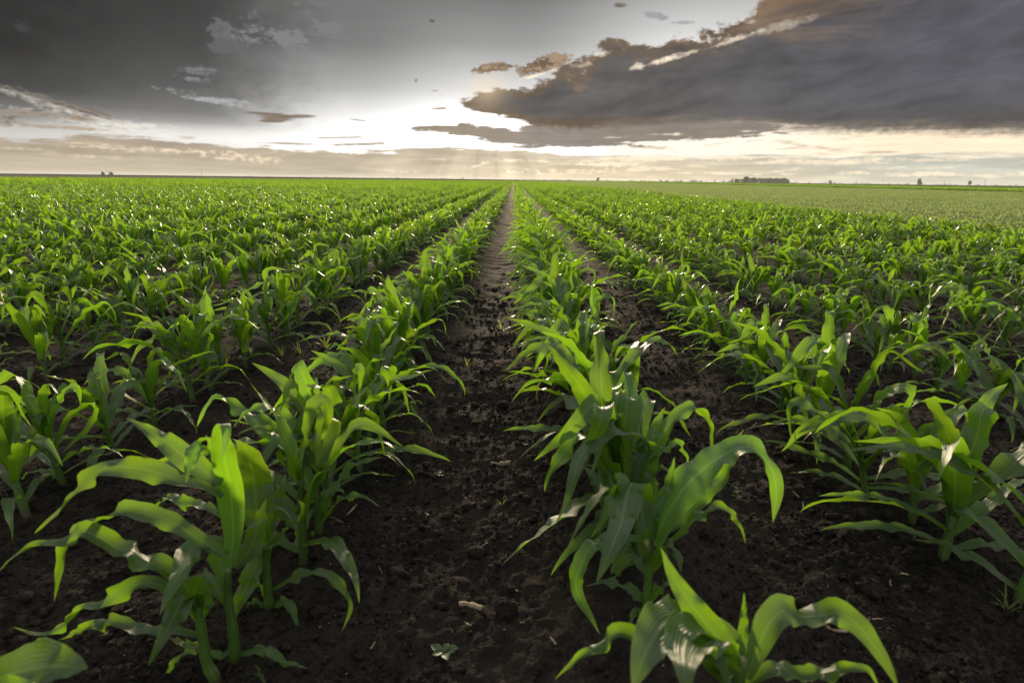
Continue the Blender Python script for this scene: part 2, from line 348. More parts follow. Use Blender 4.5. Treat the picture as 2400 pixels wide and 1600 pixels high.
    sky = x.mix(x.mul(glow, 0.35), sky, lin(255, 226, 180))
    # unseen sky overhead and behind: physical sky plus grey added to light the plants
    ns = x.new('ShaderNodeTexSky'); ns.sky_type = 'NISHITA'; ns.sun_disc = False
    ns.sun_elevation = R(SUN_EL); ns.sun_rotation = R(SUN_AZ); ns.air_density = 1.0; ns.dust_density = 2.0
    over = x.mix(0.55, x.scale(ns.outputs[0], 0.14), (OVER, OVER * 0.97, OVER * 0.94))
    over = x.mix(x.mul(x.ss(x.m('ABSOLUTE', A), 45, 115), x.ss(H, 88, 60)), over, (0.46, 0.46, 0.46))  # dimmed behind the camera for contrast on the leaves
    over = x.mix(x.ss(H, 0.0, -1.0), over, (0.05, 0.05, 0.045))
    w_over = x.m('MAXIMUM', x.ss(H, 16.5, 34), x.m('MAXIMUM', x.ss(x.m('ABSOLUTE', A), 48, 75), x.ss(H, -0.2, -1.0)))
    bg = x.new('ShaderNodeBackground'); nt.links.new(sky, bg.inputs[0]); bg.inputs[1].default_value = 1.0
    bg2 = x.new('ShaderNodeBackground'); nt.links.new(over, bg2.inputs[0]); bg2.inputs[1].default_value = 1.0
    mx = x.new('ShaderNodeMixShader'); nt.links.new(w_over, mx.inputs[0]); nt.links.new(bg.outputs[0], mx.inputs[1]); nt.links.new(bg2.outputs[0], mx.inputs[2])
    out = x.new('ShaderNodeOutputWorld'); nt.links.new(mx.outputs[0], out.inputs[0])
    scene.world = w
    w.cycles.sampling_method = 'MANUAL'; w.cycles.sample_map_resolution = 1024
OVER = 1.15  # brightness added to the unseen overhead sky to light leaves and soil
HDR = 0.6
build_sky()
sun_d = bpy.data.lights.new('sun', 'SUN'); sun_d.energy = 4.8; sun_d.angle = R(7.0); sun_d.color = (1.0, 0.80, 0.55)
sun = bpy.data.objects.new('sun', sun_d); COL.objects.link(sun)
sd = Vector((math.sin(R(SUN_AZ)) * math.cos(R(SUN_EL)), math.cos(R(SUN_AZ)) * math.cos(R(SUN_EL)), math.sin(R(SUN_EL))))
sun.rotation_euler = (-sd).to_track_quat('-Z', 'Y').to_euler()
sun.location = (0, 30, 20)
# ------------------------------------------------------------------ soil
ROW0, ROWS = -0.45, 0.7045           # x of the row just left of the bare furrow; row spacing
def soil_height(X, Y):
    X = np.asarray(X, float); Y = np.asarray(Y, float)
    fade = sstep(Y, 30.0, 20.0) * sstep(np.abs(X), 6.5, 5.0)
    k = (X - ROW0) / ROWS
    ph = k - np.round(k)                                    # 0 on a row, +-0.5 mid-furrow
    z = 0.018 * np.cos(2 * math.pi * ph) - 0.006
    z = z * (0.8 + 0.8 * gnoise(X * 2.1, Y * 2.1, 3))
    # trodden, rippled middle of each furrow
    lug = np.exp(-(ph / 0.2) ** 2 * 0) * sstep(np.abs(ph), 0.16, 0.36)
    z = z + lug * (0.0035 * np.sin(2 * math.pi * Y / 0.27 + 5 * gnoise(X * 1.3, Y * 1.3, 5) + np.round(k)) + 0.007 * gnoise(X * 5, Y * 6, 8))
    z = z + 0.010 * gnoise(X * 4.2, Y * 4.2, 11) + 0.007 * gnoise(X * 11, Y * 11, 12)
    d, d2, rid = worley(X * 16 + 0.8 * gnoise(X * 20, Y * 20, 2), Y * 16, 21)
    lump = np.clip(1 - (d / 0.62) ** 2, 0, 1) * np.clip(rid * 2.2 - 0.9, 0, 1.3)
    w16 = sstep(Y, 8.0, 4.0); w42 = sstep(Y, 3.2, 1.7); w38 = sstep(Y, 3.4, 1.9); w70 = sstep(Y, 1.9, 1.0)
    z = z + w16 * 0.011 * lump * (0.45 + 0.9 * np.clip(gnoise(X * 1.7, Y * 1.7, 31) + 0.35, 0, 1))
    d, d2, rid = worley(X * 42, Y * 42 + 0.8 * gnoise(X * 40, Y * 40, 4), 23)
    z = z + w42 * (0.0065 * np.clip(1 - (d / 0.7) ** 2, 0, 1) * (0.3 + rid) - 0.0035 * sstep(d2 - d, 0.16, 0.0))
    z = z + w38 * 0.0065 * gnoise(X * 38, Y * 38, 13) + w70 * 0.0075 * gnoise(X * 70, Y * 70, 14)
    return z * fade

def soil_material():
    m = bpy.data.materials.new('dark_soil'); m.use_nodes = True; nt = m.node_tree; nt.nodes.clear(); x = NX(nt)
    geo = x.new('ShaderNodeNewGeometry'); P = geo.outputs['Position']
    n1 = x.noise(P, 3.0, 5, 0.6); n2 = x.noise(P, 28.0, 5, 0.65); n3 = x.noise(P, 190.0, 4, 0.7)
    c = x.mix(x.ss(n1, 0.36, 0.66), (0.0205, 0.0182, 0.0166), (0.041, 0.0340, 0.0280))
    c = x.mix(x.mul(x.ss(n2, 0.45, 0.7), 0.65), c, (0.060, 0.046, 0.035))
    c = x.mix(x.mul(x.ss(n3, 0.52, 0.75), 0.5), c, (0.088, 0.070, 0.055))
    c = x.mix(x.mul(x.ss(n3, 0.46, 0.30), 0.55), c, (0.009, 0.008, 0.0072))
    b = x.new('ShaderNodeBsdfPrincipled'); x.put(b.inputs['Base Color'], c); b.inputs['Roughness'].default_value = 0.92
    b.inputs['Specular IOR Level'].default_value = 0.06
    vor = x.new('ShaderNodeTexVoronoi'); x.put(vor.inputs['Vector'], P); vor.inputs['Scale'].default_value = 110.0
    hgt = x.add(x.mul(n3, 0.9), x.add(x.mul(n2, 1.6), x.mul(vor.outputs['Distance'], -0.7)))
    bp = x.new('ShaderNodeBump'); bp.inputs['Strength'].default_value = 1.0; bp.inputs['Distance'].default_value = 0.008
    x.put(bp.inputs['Height'], hgt); nt.links.new(bp.outputs[0], b.inputs['Normal'])
    o = x.new('ShaderNodeOutputMaterial'); nt.links.new(b.outputs[0], o.inputs[0]); return m
SOIL = soil_material()

def axis(lo, hi, step, far, grow=1.35):
    a = list(np.arange(lo, hi + 1e-6, step)); s = step
    while a[-1] < far: s *= grow; a.append(a[-1] + s)
    b = []; s = step; v = lo
    while v > -far: s *= grow; v -= s; b.append(v)
    return np.array(b[::-1] + a)
gx = axis(-2.6, 2.9, 0.0085, 4000.0, 1.12)
ys = [0.30]
while ys[-1] < 31.0: ys.append(ys[-1] + max(0.0075, 0.0072 * ys[-1]))
s_ = ys[-1] - ys[-2]
while ys[-1] < 6000: s_ *= 1.25; ys.append(ys[-1] + s_)
yb = []; v_ = 0.30; s_ = 0.02
while v_ > -400: s_ *= 1.3; v_ -= s_; yb.append(v_)
gy = np.array(yb[::-1] + ys)
GX, GY = np.meshgrid(gx, gy)
GZ = soil_height(GX, GY)
nx_, ny_ = len(gx), len(gy)
idx = np.arange(nx_ * ny_).reshape(ny_, nx_)
Fq = np.stack([idx[:-1, :-1].ravel(), idx[:-1, 1:].ravel(), idx[1:, 1:].ravel(), idx[1:, :-1].ravel()], 1)
ground = link(bpy.data.objects.new('ground', mesh_from('ground', np.stack([GX.ravel(), GY.ravel(), GZ.ravel()], 1), Fq, SOIL)))
tag(ground, kind='structure')
def gz(x, y): return float(soil_height(np.array([x]), np.array([y]))[0])

# crumbs and small clods lying on the soil: nobody could count them
def crumb_cloud(n, seed, size, ymin, ymax):
    rng = np.random.default_rng(seed)
    t = (1 + 5 ** 0.5) / 2
    IV = np.array([(-1, t, 0), (1, t, 0), (-1, -t, 0), (1, -t, 0), (0, -1, t), (0, 1, t), (0, -1, -t), (0, 1, -t), (t, 0, -1), (t, 0, 1), (-t, 0, -1), (-t, 0, 1)]) / 1.902
    IF = np.array([(0, 11, 5), (0, 5, 1), (0, 1, 7), (0, 7, 10), (0, 10, 11), (1, 5, 9), (5, 11, 4), (11, 10, 2), (10, 7, 6), (7, 1, 8), (3, 9, 4), (3, 4, 2), (3, 2, 6), (3, 6, 8), (3, 8, 9), (4, 9, 5), (2, 4, 11), (6, 2, 10), (8, 6, 7), (9, 8, 1)])
    u = rng.random(n); Y = ymin * (ymax / ymin) ** u
    X = (rng.random(n) * 2 - 1) * np.minimum(0.98 * Y + 0.15, 5.0)
    clump = gnoise(X * 1.7, Y * 1.7, 31) + 0.15 * rng.standard_normal(n)
    k = clump > -0.22; X, Y = X[k], Y[k]; n = len(X)
    Z = soil_height(X, Y)
    S = size * np.exp(rng.standard_normal(n) * 0.5) * (0.6 + 0.28 * Y)
    V = IV[None] * (1 + 0.25 * rng.standard_normal((n, 12, 1))) * S[:, None, None] * (0.7 + 0.6 * rng.random((n, 1, 3)))
    a = rng.random(n) * 6.28; ca, sa = np.cos(a)[:, None], np.sin(a)[:, None]
    x_ = V[..., 0] * ca - V[..., 1] * sa; y_ = V[..., 0] * sa + V[..., 1] * ca
    V = np.stack([x_ + X[:, None], y_ + Y[:, None], V[..., 2] * 0.8 + (Z + S * 0.25)[:, None]], -1)
    F = (IF[None] + (np.arange(n) * 12)[:, None, None]).reshape(-1, 3)
    return V.reshape(-1, 3), F
v1, f1 = crumb_cloud(42000, 5, 0.0027, 0.55, 4.0)
v2, f2 = crumb_cloud(2600, 6, 0.0060, 0.6, 4.5)
crumbs = link(bpy.data.objects.new('soil_crumbs', mesh_from('soil_crumbs', np.vstack([v1, v2]), np.vstack([f1, f2 + len(v1)]), SOIL, smooth=False)))
tag(crumbs, 'small dark soil crumbs scattered over the furrows', 'soil', kind='stuff')
# ------------------------------------------------------------------ maize
def leaf_material(name, base, trans, tr_w=0.5, rough=0.36, vary=0.10, veins=True):
    m = bpy.data.materials.new(name); m.use_nodes = True; nt = m.node_tree; nt.nodes.clear(); x = NX(nt)
    oi = x.new('ShaderNodeObjectInfo'); rnd = oi.outputs['Random']
    hs = x.new('ShaderNodeHueSaturation')
    geo = x.new('ShaderNodeNewGeometry'); P = geo.outputs['Position']
    big = x.noise(P, 1.4, 2, 0.5)
    x.put(hs.inputs['Hue'], x.ma(x.sub(x.add(x.mul(rnd, 0.5), x.mul(big, 0.5)), 0.5), vary * 0.5, 0.5))
    x.put(hs.inputs['Value'], x.ma(rnd, 0.45, 0.80))
    hs.inputs['Saturation'].default_value = 1.0
    ht = x.new('ShaderNodeHueSaturation'); x.put(ht.inputs['Hue'], x.ma(x.sub(rnd, 0.5), vary * 0.5, 0.5)); x.put(ht.inputs['Value'], x.ma(rnd, 0.4, 0.82))
    c = base; t = trans; hgt = None
    if veins:
        uv = x.new('ShaderNodeTexCoord'); sp = x.new('ShaderNodeSeparateXYZ'); nt.links.new(uv.outputs['UV'], sp.inputs[0])
        s = x.m('ABSOLUTE', x.sub(sp.outputs[0], 0.5))
        vein = x.m('SINE', x.mul(s, 78.0))
        var = x.noise(x.vec(x.mul(sp.outputs[0], 26.0), x.mul(sp.outputs[1], 2.5), x.mul(rnd, 9.0)), 1.0, 3, 0.6)
        mid = x.ss(s, 0.055, 0.02)
        c = x.mix(x.mul(x.ss(var, 0.35, 0.7), 0.6), base, tuple(v * k for v, k in zip(base, (1.7, 1.35, 1.3))))
        c = x.mix(x.mul(x.ss(vein, 0.2, 1.0), 0.26), c, tuple(v * 0.55 for v in base))
        c = x.mix(x.mul(mid, 0.7), c, (0.17, 0.26, 0.075))
        t = x.mix(x.mul(x.ss(vein, 0.1, 1.0), 0.4), trans, tuple(v * 0.62 for v in trans))
        t = x.mix(x.mul(x.ss(var, 0.4, 0.75), 0.35), t, tuple(v * k for v, k in zip(trans, (1.35, 1.12, 1.0))))
        t = x.mix(x.mul(mid, 0.6), t, tuple(min(1, v * 1.25) for v in trans))
        # dry yellowish tip and edge, faint
        spot = x.ss(x.noise(x.vec(x.mul(sp.outputs[0], 14.0), x.mul(sp.outputs[1], 60.0), x.mul(rnd, 31.0)), 1.0, 1, 0.5), 0.74, 0.80)
        c = x.mix(x.mul(spot, 0.7), c, (0.30, 0.30, 0.13)); t = x.mix(x.mul(spot, 0.6), t, (0.75, 0.80, 0.25))
        edge = x.ss(s, 0.455, 0.5); c = x.mix(x.mul(edge, 0.5), c, (0.14, 0.19, 0.05))
        dry = x.mul(x.ss(sp.outputs[1], 0.86, 1.0), x.ss(x.add(var, x.mul(rnd, 0.3)), 0.5, 0.75))
        c = x.mix(x.mul(dry, 0.7), c, (0.32, 0.26, 0.10))
        hgt = x.add(x.mul(vein, 0.25), x.add(x.mul(mid, -1.2), x.mul(var, 0.6)))
    if 'stalk' in name:
        c = x.mix(x.ss(sp.outputs[1], 0.30, 0.10), c, (0.085, 0.055, 0.030)); t = x.mix(x.ss(sp.outputs[1], 0.30, 0.10), t, (0.10, 0.06, 0.03))
    x.put(hs.inputs['Color'], c); x.put(ht.inputs['Color'], t)
    b = x.new('ShaderNodeBsdfPrincipled'); nt.links.new(hs.outputs[0], b.inputs['Base Color'])
    b.inputs['Roughness'].default_value = rough; b.inputs['Specular IOR Level'].default_value = 1.0
    b.inputs['Coat Weight'].default_value = 0.35; b.inputs['Coat Roughness'].default_value = 0.42; b.inputs['Coat IOR'].default_value = 1.6     # waxy bloom
    tr = x.new('ShaderNodeBsdfTranslucent'); nt.links.new(ht.outputs[0], tr.inputs['Color'])
    if hgt is not None:
        bp = x.new('ShaderNodeBump'); bp.inputs['Strength'].default_value = 0.6; bp.inputs['Distance'].default_value = 0.0022
        x.put(bp.inputs['Height'], hgt); nt.links.new(bp.outputs[0], b.inputs['Normal'])
    mx = x.new('ShaderNodeMixShader'); mx.inputs[0].default_value = tr_w
    nt.links.new(b.outputs[0], mx.inputs[1]); nt.links.new(tr.outputs[0], mx.inputs[2])
    o = x.new('ShaderNodeOutputMaterial'); nt.links.new(mx.outputs[0], o.inputs[0]); return m
LEAF = leaf_material('maize_leaf', (0.034, 0.100, 0.009), (0.27, 0.52, 0.015), 0.45, 0.43, 0.03)
STALK = leaf_material('maize_stalk', (0.075, 0.17, 0.022), (0.25, 0.42, 0.04), 0.2, 0.42, 0.035)
FARLEAF = leaf_material('maize_leaf_distant', (0.037, 0.105, 0.010), (0.36, 0.62, 0.018), 0.50, 0.39, 0.03, veins=False)

def ribbon(P, W, half, curl, ruffle, nx, rng, nruf=4.0):
    """leaf blade along spine P with unit width vectors W, half width per point, curl per point"""
    n = len(P)
    T = np.gradient(P, axis=0); T /= np.linalg.norm(T, axis=1)[:, None] + 1e-9
    W = W - T * np.sum(W * T, 1)[:, None]; W /= np.linalg.norm(W, axis=1)[:, None] + 1e-9
    N = np.cross(T, W)
    s = np.linspace(-1, 1, nx); t = np.linspace(0, 1, n)
    k = np.maximum(curl, 1e-3)[:, None] * np.ones((1, nx))
    lat = half[:, None] * np.sin(k * s) / k
    nor = half[:, None] * (1 - np.cos(k * s)) / k
    L = np.sum(np.linalg.norm(np.diff(P, axis=0), axis=1))
    env = np.sin(np.pi * np.clip(t, 0, 1)) ** 0.7 * sstep(t, 0.1, 0.35)
    def wob(ph):
        w = np.zeros(n)
        for q, a in ((1.0, 1.0), (1.73, 0.6), (2.9, 0.35)):
            w += a * np.sin(2 * math.pi * nruf * q * t + ph * q + 1.3 * q)
        return w / 1.4
    p1, p2 = rng.random() * 6.28, rng.random() * 6.28
    e = np.where(s[None] < 0, wob(p1)[:, None], wob(p2)[:, None]) * (np.abs(s)[None] ** 2.2)
    nor = nor + ruffle * env[:, None] * e * (half / (half.max() + 1e-9))[:, None] ** 0.5
    V = P[:, None] + W[:, None] * lat[..., None] + N[:, None] * nor[..., None]
    uv = np.stack(np.broadcast_arrays((s[None] * 0.5 + 0.5), t[:, None]), -1)
    id_ = np.arange(n * nx).reshape(n, nx)
    F = np.stack([id_[:-1, :-1].ravel(), id_[:-1, 1:].ravel(), id_[1:, 1:].ravel(), id_[1:, :-1].ravel()], 1)
    return V.reshape(-1, 3), F, uv.reshape(-1, 2)

def width_profile(t, base=0.5, tip=2.3):
    rise = base + (1 - base) * sstep(t, 0.0, 0.38)
    return rise * (1 - np.clip(t, 0, 1) ** tip) ** 0.85 * (1 - 0.2 * sstep(t, 0.5, 1.0))

def leaf_geo(rng, p0, L, th0, bend, phi, wmax, nv=30, nx=7, twist=0.0, kink=0.0, kpos=0.6, wind=0.25, ruffle=0.006, bpow=1.5, sway=0.0):
    t = np.linspace(0, 1, nv); P = np.zeros((nv, 3)); W = np.zeros((nv, 3)); p = np.array(p0, float)
    step = L / (nv - 1); wf, wp, wa = 1.6 + 1.6 * rng.random(), 6.28 * rng.random(), 0.08 + 0.18 * rng.random()
    for i in range(nv):
        th = th0 + bend * t[i] ** bpow + kink * float(sstep(t[i], kpos - 0.05, kpos + 0.09)) + wa * t[i] ** 0.7 * math.sin(6.283 * wf * t[i] + wp)
        az = phi + sway * t[i]
        d = np.array([math.sin(th) * math.cos(az), math.sin(th) * math.sin(az), math.cos(th)])
        d = d + wind * (0.15 + t[i]) * np.array([-1.0, 0.1, 0.0]); d /= np.linalg.norm(d)
        P[i] = p; p = p + d * step
        w = np.array([-math.sin(az), math.cos(az), 0.0]); w -= d * np.dot(w, d); w /= np.linalg.norm(w) + 1e-9
        nn = np.cross(d, w); a = twist * float(sstep(t[i], 0.15, 1.0))
        W[i] = w * math.cos(a) + nn * math.sin(a)
    zmin = 0.006
    P[:, 2] = np.where(P[:, 2] < zmin, zmin + (P[:, 2] - zmin) * 0.08, P[:, 2])
    half = 0.5 * wmax * width_profile(t)
    curl = 0.35 + 1.5 * np.exp(-t / 0.10) + 0.15 * rng.random()
    return ribbon(P, W, half, curl, ruffle, nx, rng, 3.0 + 2.0 * rng.random())

def plant_spec(seed, size=1.0):
    """the leaves of one young maize plant, bottom to top"""
    rng = np.random.default_rng(seed); n = int(rng.integers(10, 14)); phi0 = rng.random() * math.pi
    sh = 0.165 * size * (0.85 + 0.3 * rng.random()); lean = (rng.random(2) - 0.5) * 0.05 + np.array([-0.012, 0])
    sp = []
    for k in range(n):
        u = k / (n - 1)
        phi = phi0 + (k % 2) * math.pi + (rng.random() - 0.5) * 1.1
        z = sh * (0.10 + 0.90 * u ** 0.9)
        L = size * (0.115 + 0.25 * math.sin(math.pi * min(1, 0.12 + 0.78 * u)) ** 1.2) * (0.85 + 0.3 * rng.random())
        if u > 0.9: L *= 0.75
        w = 0.019 + 0.036 * math.sin(math.pi * min(1.0, 0.14 + 0.66 * u)) ** 1.3
        w *= 0.90 * size * (0.85 + 0.3 * rng.random())
        if u < 0.3: th0, bend = R(48 + 20 * rng.random()), R(55 + 50 * rng.random())
        elif u < 0.68: th0, bend = R(16 + 18 * rng.random()), R(60 + 70 * rng.random())
        else: th0, bend = R(5 + 15 * rng.random()), R(15 + 55 * rng.random())
        kink = 0.0; kpos = 0.55 + 0.3 * rng.random()
        if u >= 0.4 and rng.random() < 0.78: kink = R(55 + 90 * rng.random()); kpos = 0.45 + 0.35 * rng.random(); bend *= 0.6
        tw = (rng.random() - 0.5) * 2.6 * (0.5 + u)
        sp.append(dict(u=u, z=z, L=L, th0=th0, bend=bend, phi=phi, wmax=w, kink=kink, kpos=kpos, twist=tw, wind=0.12 + 0.38 * rng.random(), ruffle=(0.006 + 0.008 * rng.random()) * min(1.0, w / 0.05) ** 1.5, sway=(rng.random() - 0.5) * 1.2))
    return sp, sh, lean, rng

def stalk_pt(sh, lean, z): return np.array([lean[0] * z / sh, lean[1] * z / sh, z])
def stalk_geo(sh, lean, size, nseg=12, k=8):
    zz = np.linspace(-0.03, sh * 1.02, nseg)
    P = np.array([stalk_pt(sh, lean, z) for z in zz]); f = np.linspace(0, 1, nseg)
    r = size * (0.0105 - 0.0045 * f) * (1 + 0.07 * np.sin(f * 26))
    return tube_geo(P, r, k)

def make_plant(seed, size=1.0, nv=30, nx=7):
    """an Empty with a stalk and its leaves; mesh data may be shared by copies"""
    sp, sh, lean, rng = plant_spec(seed, size)
    root = empty('maize_plant')
    V, F, U = stalk_geo(sh, lean, size)
    link(bpy.data.objects.new('stalk', mesh_from('stalk', V, F, STALK, U)), root)
    for s in sp:
        V, F, U = leaf_geo(rng, stalk_pt(sh, lean, s['z']), s['L'], s['th0'], s['bend'], s['phi'], s['wmax'], nv, nx, s['twist'], s['kink'], s['kpos'], s['wind'], s['ruffle'], 1.5, s['sway'])
        link(bpy.data.objects.new('leaf', mesh_from('leaf', V, F, LEAF, U)), root)
    return root

def plant_lump(seed, size=1.0, nv=9, nx=3):
    """same plant as raw geometry for the mass of the field"""
    sp, sh, lean, rng = plant_spec(seed, size); Vs = []; Fs = []; n = 0
    for s in sp:
        V, F, U = leaf_geo(rng, stalk_pt(sh, lean, s['z']), s['L'], s['th0'], s['bend'], s['phi'], s['wmax'], nv, nx, s['twist'], s['kink'], s['kpos'], s['wind'], s['ruffle'] if nx > 2 else 0.0, 1.5, s['sway'])
        Vs.append(V); Fs.append(F + n); n += len(V)
    P = np.array([stalk_pt(sh, lean, z) for z in (-0.02, sh * 0.5, sh)]); k = 4
    V, F, U = tube_geo(P, [0.011 * size, 0.009 * size, 0.006 * size], k, cap=False)
    Vs.append(V); Fs.append(np.array(F) + n)
    return np.vstack(Vs), np.vstack(Fs)

# ---- instancing for what nobody could count
def hidden_mesh_object(name, V, F, mat):
    return bpy.data.objects.new(name, mesh_from(name, V, F, mat))
def scatter(name, pts, rots, scl, protos, label, cat, seed=0):
    """ONE object of kind stuff: protos instanced on a cloud of points by geometry nodes"""
    me = bpy.data.meshes.new(name); me.vertices.add(len(pts)); me.vertices.foreach_set('co', np.asarray(pts, np.float32).ravel())
    a = me.attributes.new('turn', 'FLOAT_VECTOR', 'POINT'); rv = np.zeros((len(pts), 3), np.float32); rv[:, 2] = rots; a.data.foreach_set('vector', rv.ravel())
    a = me.attributes.new('size', 'FLOAT', 'POINT'); a.data.foreach_set('value', np.asarray(scl, np.float32))
    a = me.attributes.new('pick', 'INT', 'POINT'); a.data.foreach_set('value', np.random.default_rng(seed).integers(0, len(protos), len(pts)).astype(np.int32))
    ob = link(bpy.data.objects.new(name, me)); tag(ob, label, cat, kind='stuff')
    pc = bpy.data.collections.new(name + '_kinds')
    for p in protos: pc.objects.link(p)
    ng = bpy.data.node_groups.new(name, 'GeometryNodeTree')
    ng.interface.new_socket('Geometry', in_out='INPUT', socket_type='NodeSocketGeometry'); ng.interface.new_socket('Geometry', in_out='OUTPUT', socket_type='NodeSocketGeometry')
    gi = ng.nodes.new('NodeGroupInput'); go = ng.nodes.new('NodeGroupOutput')
    ci = ng.nodes.new('GeometryNodeCollectionInfo'); ci.inputs[0].default_value = pc; ci.inputs[1].default_value = True; ci.inputs[2].default_value = True
    ip = ng.nodes.new('GeometryNodeInstanceOnPoints'); ip.inputs['Pick Instance'].default_value = True
    def att(nm, ty):
        n = ng.nodes.new('GeometryNodeInputNamedAttribute'); n.data_type = ty; n.inputs[0].default_value = nm; return n.outputs[0]
    L = ng.links
    L.new(gi.outputs[0], ip.inputs['Points']); L.new(ci.outputs[0], ip.inputs['Instance']); L.new(att('pick', 'INT'), ip.inputs['Instance Index'])
    e2r = ng.nodes.new('FunctionNodeEulerToRotation'); L.new(att('turn', 'FLOAT_VECTOR'), e2r.inputs[0]); L.new(e2r.outputs[0], ip.inputs['Rotation'])
    L.new(att('size', 'FLOAT'), ip.inputs['Scale'])
    L.new(ip.outputs[0], go.inputs[0])
    md = ob.modifiers.new('scatter', 'NODES'); md.node_group = ng
    return ob
# ------------------------------------------------------------------ the foremost plants, leaf by leaf
# every blade: zoom origin, spine through picture points of the photograph, width, and depth along the furrow
# at its foot and tip; each is a real ribbon at its own distance and size.
Z = 2.24
O6, O7, O8 = (0, 900), (800, 900), (1500, 900)
def hero_leaf(root, rng, Y0, org, pts, wpx, dy=(0, 0), roll=(0,), base=0.5, tip=2.3, ruffle=0.006, nv=44, nx=9, curl=0.35, sc=Z):
    n = len(pts); cum = np.concatenate([[0], np.cumsum([math.dist(pts[i], pts[i + 1]) for i in range(n - 1)])]); cum /= cum[-1]
    dys = np.interp(cum, np.linspace(0, 1, len(dy)), dy)
    P = np.array([at(org[0] + p[0] / sc, org[1] + p[1] / sc, Y0 + d) for p, d in zip(pts, dys)])
    P = catmull(P, nv); t = np.linspace(0, 1, nv)
    cd = math.cos(R(PITCH)) * Y0 + math.sin(R(PITCH)) * 0.45
    w = 1.08 * wpx / sc / FPX * cd
    T = np.gradient(P, axis=0); T /= np.linalg.norm(T, axis=1)[:, None] + 1e-9
    Vw = np.array([0, 0, CAM_H]) - P; Vw /= np.linalg.norm(Vw, axis=1)[:, None]
    # natural blade: width vector level, upper face up; then turned part of the way about the spine
    up = np.array([0, 0, 1.0]); W = np.zeros_like(P); prev = None
    for i in range(nv):
        h = np.cross(up, T[i]); q = np.linalg.norm(h)
        c = np.array([1.0, 0, 0]) - T[i] * T[i][0]
        if prev is None:
            h = h / (q + 1e-9)
            if np.dot(h, c) < 0 and q < 0.35: c = -c
            v = h * q + c * max(0.0, 0.45 - q)
        else:
            if np.dot(h, prev) < 0: h = -h
            v = h * 0.35 + prev * 0.65
        v = v - T[i] * np.dot(v, T[i]); v /= np.linalg.norm(v) + 1e-9; W[i] = v; prev = v
    rr = np.interp(t, np.linspace(0, 1, len(roll)), roll); rr = np.minimum(rr, 180 - rr)
    f = np.clip(1 - rr / 70.0, 0, 1)
    N = np.cross(T, W); Vp = Vw - T * np.sum(Vw * T, 1)[:, None]; Vp /= np.linalg.norm(Vp, axis=1)[:, None] + 1e-9
    Vp = Vp * np.where(np.sum(N * Vp, 1) < 0, -1.0, 1.0)[:, None]
    al = np.arctan2(-np.sum(W * Vp, 1), np.sum(N * Vp, 1)) * f
    al = np.convolve(np.pad(al, 3, 'edge'), np.ones(7) / 7, 'valid')
    W = W * np.cos(al)[:, None] + N * np.sin(al)[:, None]
    half = 0.5 * w * width_profile(t, base, tip)
    k = curl + 1.3 * np.exp(-t / 0.07)
    V, F, U = ribbon(P, W, half, k, ruffle * 1.5, nx, rng, 3.2)
    ro = np.array(root.location)
    V = V - ro
    return link(bpy.data.objects.new('leaf', mesh_from('leaf', V, F, LEAF, U)), root)

def hero_plant(name_seed, foot_px, stalk, leaves, label, group='maize plants in the rows', foot_world=None, stalk_r=0.0105, fill=()):
    rng = np.random.default_rng(name_seed)
    foot = np.array(foot_world, float) if foot_world is not None else on_ground(*foot_px)
    foot[2] = gz(foot[0], foot[1]); Y0 = foot[1]
    root = empty('maize_plant', tuple(foot)); tag(root, label, 'maize plant', group)
    org, pts = stalk
    P = [foot + np.array([0, 0, -0.03]), foot + np.array([0, 0, 0.012])] + [at(org[0] + p[0] / Z, org[1] + p[1] / Z, Y0 + (p[2] if len(p) > 2 else 0)) for p in pts]
    P = catmull(np.array(P), 22); f = np.linspace(0, 1, 22)
    V, F, U = tube_geo(P, (stalk_r * (1 - 0.5 * f)) * (1 + 0.08 * np.sin(f * 30)), 10)
    link(bpy.data.objects.new('stalk', mesh_from('stalk', V - foot, F, STALK, U)), root)
    for lf in leaves:
        hero_leaf(root, rng, Y0, **lf)
    return root
def L_(org, pts, w, dy=(0, 0), roll=(0,), **k): return dict(org=org, pts=pts, wpx=w, dy=dy, roll=roll, **k)

HEROES = []
